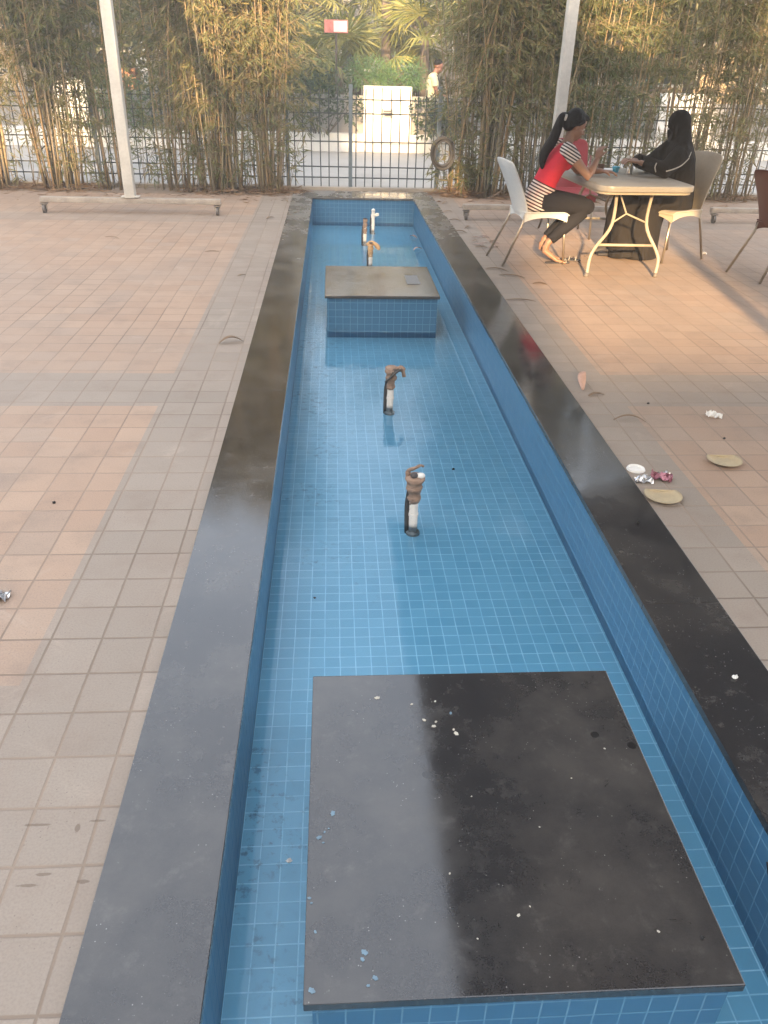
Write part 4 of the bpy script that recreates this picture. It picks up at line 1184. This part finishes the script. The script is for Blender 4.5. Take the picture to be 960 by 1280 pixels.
tb = empty('folding_table', (2.68, 7.8, 0), 0, 'beige moulded folding table with bent tube legs between the two women', 'table')
def L3(p): return (p[0] - 2.68, p[1] - 7.8, p[2])
rot = Matrix.Rotation(math.radians(3), 3, 'Z')
m = MB(); ol = superell(.435, .66, .13, 7); m.prism(ol, .692, .74); o = m.build('table_top', M['table_top'], tb, bevel=.010, auto=40); o.rotation_euler.z = math.radians(3)
m = MB(); m.prism(superell(.42, .625, .11, 7), .668, .691); o = m.build('under_frame', M['table_leg'], tb); o.rotation_euler.z = math.radians(3)
def trestle(dy, flip):
    f = lambda p: L3((p[0], p[1] + dy if not flip else dy - p[1], p[2]))
    for pts in ([(2.228, 7.04, .0), (2.238, 7.05, .03), (2.254, 7.08, .16), (2.30, 7.10, .25), (2.444, 7.2, .42), (2.498, 7.36, .69)], [(2.856, 7.05, .0), (2.861, 7.06, .03), (2.875, 7.09, .14), (2.85, 7.12, .22), (2.76, 7.22, .42), (2.833, 7.38, .69)]):
        lg = MB().tube(catmull([f(p) for p in pts], 5), .0145, 10).build('leg', M['table_leg'], tb, smooth=True)
        MB().tube([f((pts[0][0], pts[0][1], -.0)), f((pts[1][0], pts[1][1], .034))], .018, 10).build('foot_cap', M['caster'], lg, smooth=True)
    MB().tube([f((2.33, 7.12, .26)), f((2.83, 7.14, .255))], .012, 8).build('cross_bar', M['table_leg'], tb, smooth=True)
    MB().tube([f((2.449, 7.2, .435)), f((2.572, 7.24, .503)), f((2.752, 7.22, .435))], .008, 8).build('brace', M['table_leg'], tb, smooth=True)
    MB().tube([f((2.572, 7.24, .503)), f((2.515, 7.36, .68))], .008, 8).build('brace', M['table_leg'], tb, smooth=True)
trestle(0, False); trestle(15.62, True)

# ---- things on the table
ZT = .7405
def on_table(name, mb, mat, x, y, label, cat, **k):
    o = mb.build(name, mat, **k); o.location = (x, y, ZT); tag(o, label, cat); return o
c_ = MB().lathe([(.0, 0), (.024, 0), (.033, .078), (.034, .08), (.030, .078), (.022, .006), (0, .006)], seg=20)
on_table('paper_cup', c_, M['tea'], 2.53, 8.02, 'brown paper tea cup near the left of the table top', 'cup', auto=40)
c_ = MB().lathe([(0, 0), (.026, 0), (.030, .03), (.038, .034), (.034, .05), (.0, .056)], seg=20)
on_table('turquoise_tub', c_, M['blue_cup'], 2.71, 8.12, 'small turquoise tub on the table before the hands', 'tub', auto=40)
c_ = MB().lathe([(0, 0), (.030, 0), (.031, .06), (.028, .064), (.0, .064)], seg=20)
on_table('steel_tin', c_, M['silver'], 2.80, 8.0, 'small shiny steel tin on the table by the hands of the woman in black', 'tin', auto=40)
c_ = MB(); c_.prism(superell(.085, .11, .02, 4), 0, .006)
o = on_table('white_plate', c_, M['paper'], 2.40, 8.28, 'white rectangular disposable plate on the left rear of the table', 'plate', bevel=.002)
c_ = MB().prism(superell(.15, .07, .01, 3), 0, .004)
on_table('white_napkin', c_, M['paper'], 2.62, 8.33, 'flat white napkin along the rear edge of the table', 'napkin')
gm = NT('clear_plastic'); g_ = gm.bsdf((.9, .92, .92), .08, trans=1); M['clear'] = gm.m
c_ = MB().lathe([(0, 0), (.026, 0), (.033, .14), (.030, .14), (.024, .004), (0, .004)], seg=20)
on_table('plastic_glass', c_, M['clear'], 2.47, 8.12, 'tall clear plastic glass beside the white plate', 'glass', auto=40)
# crumpled tissue in her hands
def crumple(s, seed, n=3):
    q = random.Random(seed); m = MB(); m.ell((0, 0, s * .55), (s, s * .8, s * .55), None, 10, 7)
    m.v = [(x * q.uniform(.6, 1.2), y * q.uniform(.6, 1.2), max(0, z * q.uniform(.6, 1.25))) for x, y, z in m.v]; return m
o = crumple(.028, 4).build('tissue', M['paper']); o.location = (2.775, 7.97, .875); tag(o, 'crumpled white tissue held between the hands of the woman in black', 'tissue')
# sandals
for i, (x, y, a, lab) in enumerate(((2.10, 7.565, .12, 'black and white sandal under the near bare foot'), (2.235, 7.70, -.35, 'black and white patterned sandal lying loose by the front chair leg'))):
    r = empty('sandal', (x, y, 0), a, lab, 'sandal', 'pair of patterned sandals')
    MB().prism([(-.11, -.028), (-.06, -.034), (0, -.032), (.07, -.042), (.115, -.03), (.125, 0), (.11, .032), (.06, .042), (0, .032), (-.06, .032), (-.11, .026), (-.12, 0)], .002, .014).build('sole', M['dark_cloth'], r, bevel=.003)
    for k in range(3):
        st_ = MB().tube(catmull([(.015 + .03 * k, -.038, .012), (.02 + .03 * k, 0, .036), (.015 + .03 * k, .038, .012)]), .010, 8, .35).build('strap', M['lace'] if k != 1 else M['hair'], r, smooth=True)

# ================================================================== small things on the ground
def dry_leaf(x, y, L, rz, label, curl=.5, mat='dry', w=.16, z=0, lift=0):
    m = MB(); n = 8; vs_ = []
    for i in range(n + 1):
        u = i / n; wd_ = L * w * .8 * math.sin(PI * min(1, u * .92 + .06)) ** .8
        xx = L * (u - .5); zz = .004 + curl * L * .6 * (.25 - (u - .5) ** 2) + lift * u * L
        yy = .12 * L * math.sin(u * 3)
        vs_ += [(xx, yy - wd_, zz + wd_ * .5), (xx, yy, zz), (xx, yy + wd_, zz + wd_ * .4)]
    fs = []
    for i in range(n): fs += [(3 * i, 3 * i + 1, 3 * i + 4, 3 * i + 3), (3 * i + 1, 3 * i + 2, 3 * i + 5, 3 * i + 4)]
    o = m.add(vs_, fs).build('fallen_leaf', M[mat], smooth=True, recalc=False); o.location = (x, y, z); o.rotation_euler.z = rz
    s_ = o.modifiers.new('t', 'SOLIDIFY'); s_.thickness = .0012
    return tag(o, label, 'leaf', 'fallen leaves and bits on the paving')
M['pale_leaf'] = plain('pale_leaf', (.50, .33, .27), .6, .2, 30)
KZ = .013
dry_leaf(-.67, 5.11, .16, .3, 'curled brown leaf on the left paving close to the kerb', 1.2)
dry_leaf(-.72, 9.7, .12, .8, 'thin leaf sliver on the left paving near the far kerb', .4)
dry_leaf(-2.22, 8.45, .18, -.5, 'thin bent twig like leaf in front of the left awning base', .3, w=.06)
dry_leaf(-1.15, 7.87, .14, .05, 'short dark leaf in the middle of the left paving', .1, w=.07)
dry_leaf(-.78, 6.94, .08, .6, 'small dark leaf left of the distant plinth', .4)
dry_leaf(1.45, 4.33, .12, 1.3, 'upright pale pink leaf beside the right kerb', .8, 'pale_leaf', .25, lift=.6)
dry_leaf(1.49, 4.19, .10, .2, 'small brown leaf just behind the upright pale leaf', .4)
dry_leaf(1.56, 3.82, .17, -.15, 'long curled tan leaf on the right paving before the foil', .9, w=.08)
dry_leaf(1.47, 7.24, .22, -.6, 'long dry leaf by the rear legs of the white chair', .3, w=.08)
dry_leaf(1.56, 7.0, .24, -.45, 'dry stick like leaf just in front of the white chair', .2, w=.07)
dry_leaf(1.46, 6.2, .26, -.1, 'thin long dry leaf on the kerb edge level with the plinth', .15, w=.05)
dry_leaf(1.75, 6.75, .12, -.3, 'brown leaf on paving in front of the white chair leg', .3)
lq = random.Random(3)
for k in range(12):
    dry_leaf(1.44 + lq.uniform(-.04, .26), 8.3 + lq.uniform(-.1, .55), lq.uniform(.06, .13), lq.uniform(0, 6.2), 'scrap of reddish dry leaf piled by the right kerb behind the white chair', .5, 'pale_leaf' if k % 3 else 'dry', .14)
for k, (x, y) in enumerate([(1.40, 10.3), (1.42, 9.7), (1.5, 9.3), (1.38, 9.0), (-.62, 10.9), (-.7, 11.3), (1.45, 11.0)]):
    dry_leaf(x, y, .16, lq.uniform(0, 6.2), 'dry leaf blown against the far end of the granite kerb', .6, w=.12)
dry_leaf(1.0, 10.28, .13, 2.2, 'pale curled leaf in the water by the right pool wall, the farther one', 1.0, 'pale_leaf', z=ZW)
dry_leaf(.985, 9.53, .14, .6, 'pale curled leaf in the water by the right pool wall, the nearer one', 1.0, 'pale_leaf', z=ZW)
# leaf plates
def leaf_plate(x, y, rz, label, tilt=0):
    m = MB(); n = 40; R_ = .082; vs_ = []; rings_ = (0, .35, .62, .72, .86, 1.0)
    for ri in rings_:
        for i in range(n):
            a = 2 * PI * i / n; y_ = min(math.sin(a) * ri * R_, .048); fl = .0022 * math.sin(a * 20) * (ri > .7)
            vs_.append((math.cos(a) * ri * R_, y_, .004 + (.014 * max(0, (ri - .62) / .38) if ri > .62 else 0) + fl))
    fs = [(j * n + i, j * n + (i + 1) % n, (j + 1) * n + (i + 1) % n, (j + 1) * n + i) for j in range(len(rings_) - 1) for i in range(n)]
    o = m.add(vs_, fs).build('leaf_plate', M['plate'], smooth=True, recalc=False); o.location = (x, y, .001); o.rotation_euler.z = rz
    s_ = o.modifiers.new('t', 'SOLIDIFY'); s_.thickness = .002
    return tag(o, label, 'plate', 'tan fluted plates on the paving')
leaf_plate(1.43, 2.98, -.12, 'tan fluted half plate touching the right kerb under the foil')
leaf_plate(1.86, 3.33, -.05, 'tan fluted half plate lying alone on the right paving')
def foil(x, y, s, label, mat, seed, name='foil_wrapper', cat='wrapper'):
    q = random.Random(seed); m = MB(); n = 7; vs_ = []
    for j in range(n + 1):
        for i in range(n + 1):
            vs_.append((s * (i / n - .5) * 2 + q.uniform(-.2, .2) * s * .4, s * (j / n - .5) * 1.3 + q.uniform(-.2, .2) * s * .4, max(.002, .002 + q.random() ** 2 * s * .75)))
    fs = [(j * (n + 1) + i, j * (n + 1) + i + 1, (j + 1) * (n + 1) + i + 1, (j + 1) * (n + 1) + i) for j in range(n) for i in range(n)]
    o = m.add(vs_, fs).build(name, M[mat], recalc=False); o.location = (x, y, 0); o.rotation_euler.z = q.uniform(-.5, .5)
    s_ = o.modifiers.new('t', 'SOLIDIFY'); s_.thickness = .0008
    return tag(o, label, cat)
foil(1.40, 3.14, .042, 'crumpled silver foil wrapper beside the right kerb', 'foil', 2)
foil(1.49, 3.16, .046, 'crumpled pink and silver wrapper on the right paving', 'foil_pink', 6)
foil(1.515, 3.20, .026, 'silver scrap on top of the pink wrapper', 'foil', 9)
foil(2.05, 3.89, .04, 'crumpled white paper scrap on the right paving', 'paper', 12, 'paper_scrap', 'paper')
foil(-1.165, 2.30, .042, 'crumpled foil wrapper at the left picture edge', 'foil', 15)
foil(3.72, 8.05, .03, 'tiny white paper scrap in the shade behind the beige chair', 'paper', 16, 'paper_scrap', 'paper')
o = MB().lathe([(.0, .004), (.030, .004), (.034, .010), (.040, .010), (.041, .003), (.044, .002)], seg=24).build('plastic_disc', M['paper'], auto=50); o.location = (1.405, 3.26, 0)
tag(o, 'round white plastic cup lid on the paving above the foil wrappers', 'lid')
# black twig stuck to the right pool wall
m = MB(); x_ = XR - .008
m.tube(catmull([(x_, 1.235, -.075), (x_, 1.20, -.115), (x_ - .004, 1.17, -.14), (x_, 1.12, -.145)]), .0035, 6)
m.tube([(x_, 1.155, -.142), (x_ - .004, 1.16, -.115)], .0025, 6)
tag(m.build('black_twig', M['black_bit'], smooth=True), 'bent black twig stuck to the tiled right pool wall', 'twig')
# black specks
def speck(x, y, s, label, z=0):
    o = crumple(s, int(x * 1000 + y * 77)).build('black_bit', M['black_bit']); o.location = (x, y, z); tag(o, label, 'debris', 'black bits scattered about')
speck(1.24, 2.75, .008, 'black bit on the right granite kerb under the foil', KZ)
speck(-1.17, 2.97, .009, 'black bit on the left paving beside the grey border')
speck(1.75, 4.07, .008, 'black bit on the right paving near the grey band')
speck(1.98, 3.6, .008, 'black bit on the right paving before the lone half plate')
speck(.66, 3.95, .009, 'black bit on the pool floor right of the nearest pipe', ZF)
speck(-.09, 2.75, .006, 'black bit on the pool floor left of the nearest pipe', ZF)
speck(.79, 1.0, .006, 'black bit on the front corner of the near plinth', .001)
speck(1.75, 2.55, .006, 'black bit on the right paving by the kerb bend')
o = crumple(.010, 77).build('white_bit', M['paper']); o.location = (1.225, 1.81, KZ); tag(o, 'white crumb on the right granite kerb', 'debris')
o = crumple(.009, 78).build('white_bit', M['paper']); o.location = (-.135, 1.45, ZW); tag(o, 'white crumb in the water left of the near plinth', 'debris')


# ================================================================== dusty air
hm = bpy.data.materials.new('haze'); hm.use_nodes = True; t_ = hm.node_tree; t_.nodes.clear()
o_ = t_.nodes.new('ShaderNodeOutputMaterial'); v_ = t_.nodes.new('ShaderNodeVolumePrincipled')
v_.inputs['Density'].default_value = .008; v_.inputs['Color'].default_value = (.97, .945, .90, 1); v_.inputs['Anisotropy'].default_value = .3
t_.links.new(v_.outputs[0], o_.inputs['Volume'])
hb = MB().box((0, 40, 6.4), (446, 532, 14.8)).build('haze', hm); hb['kind'] = 'stuff'
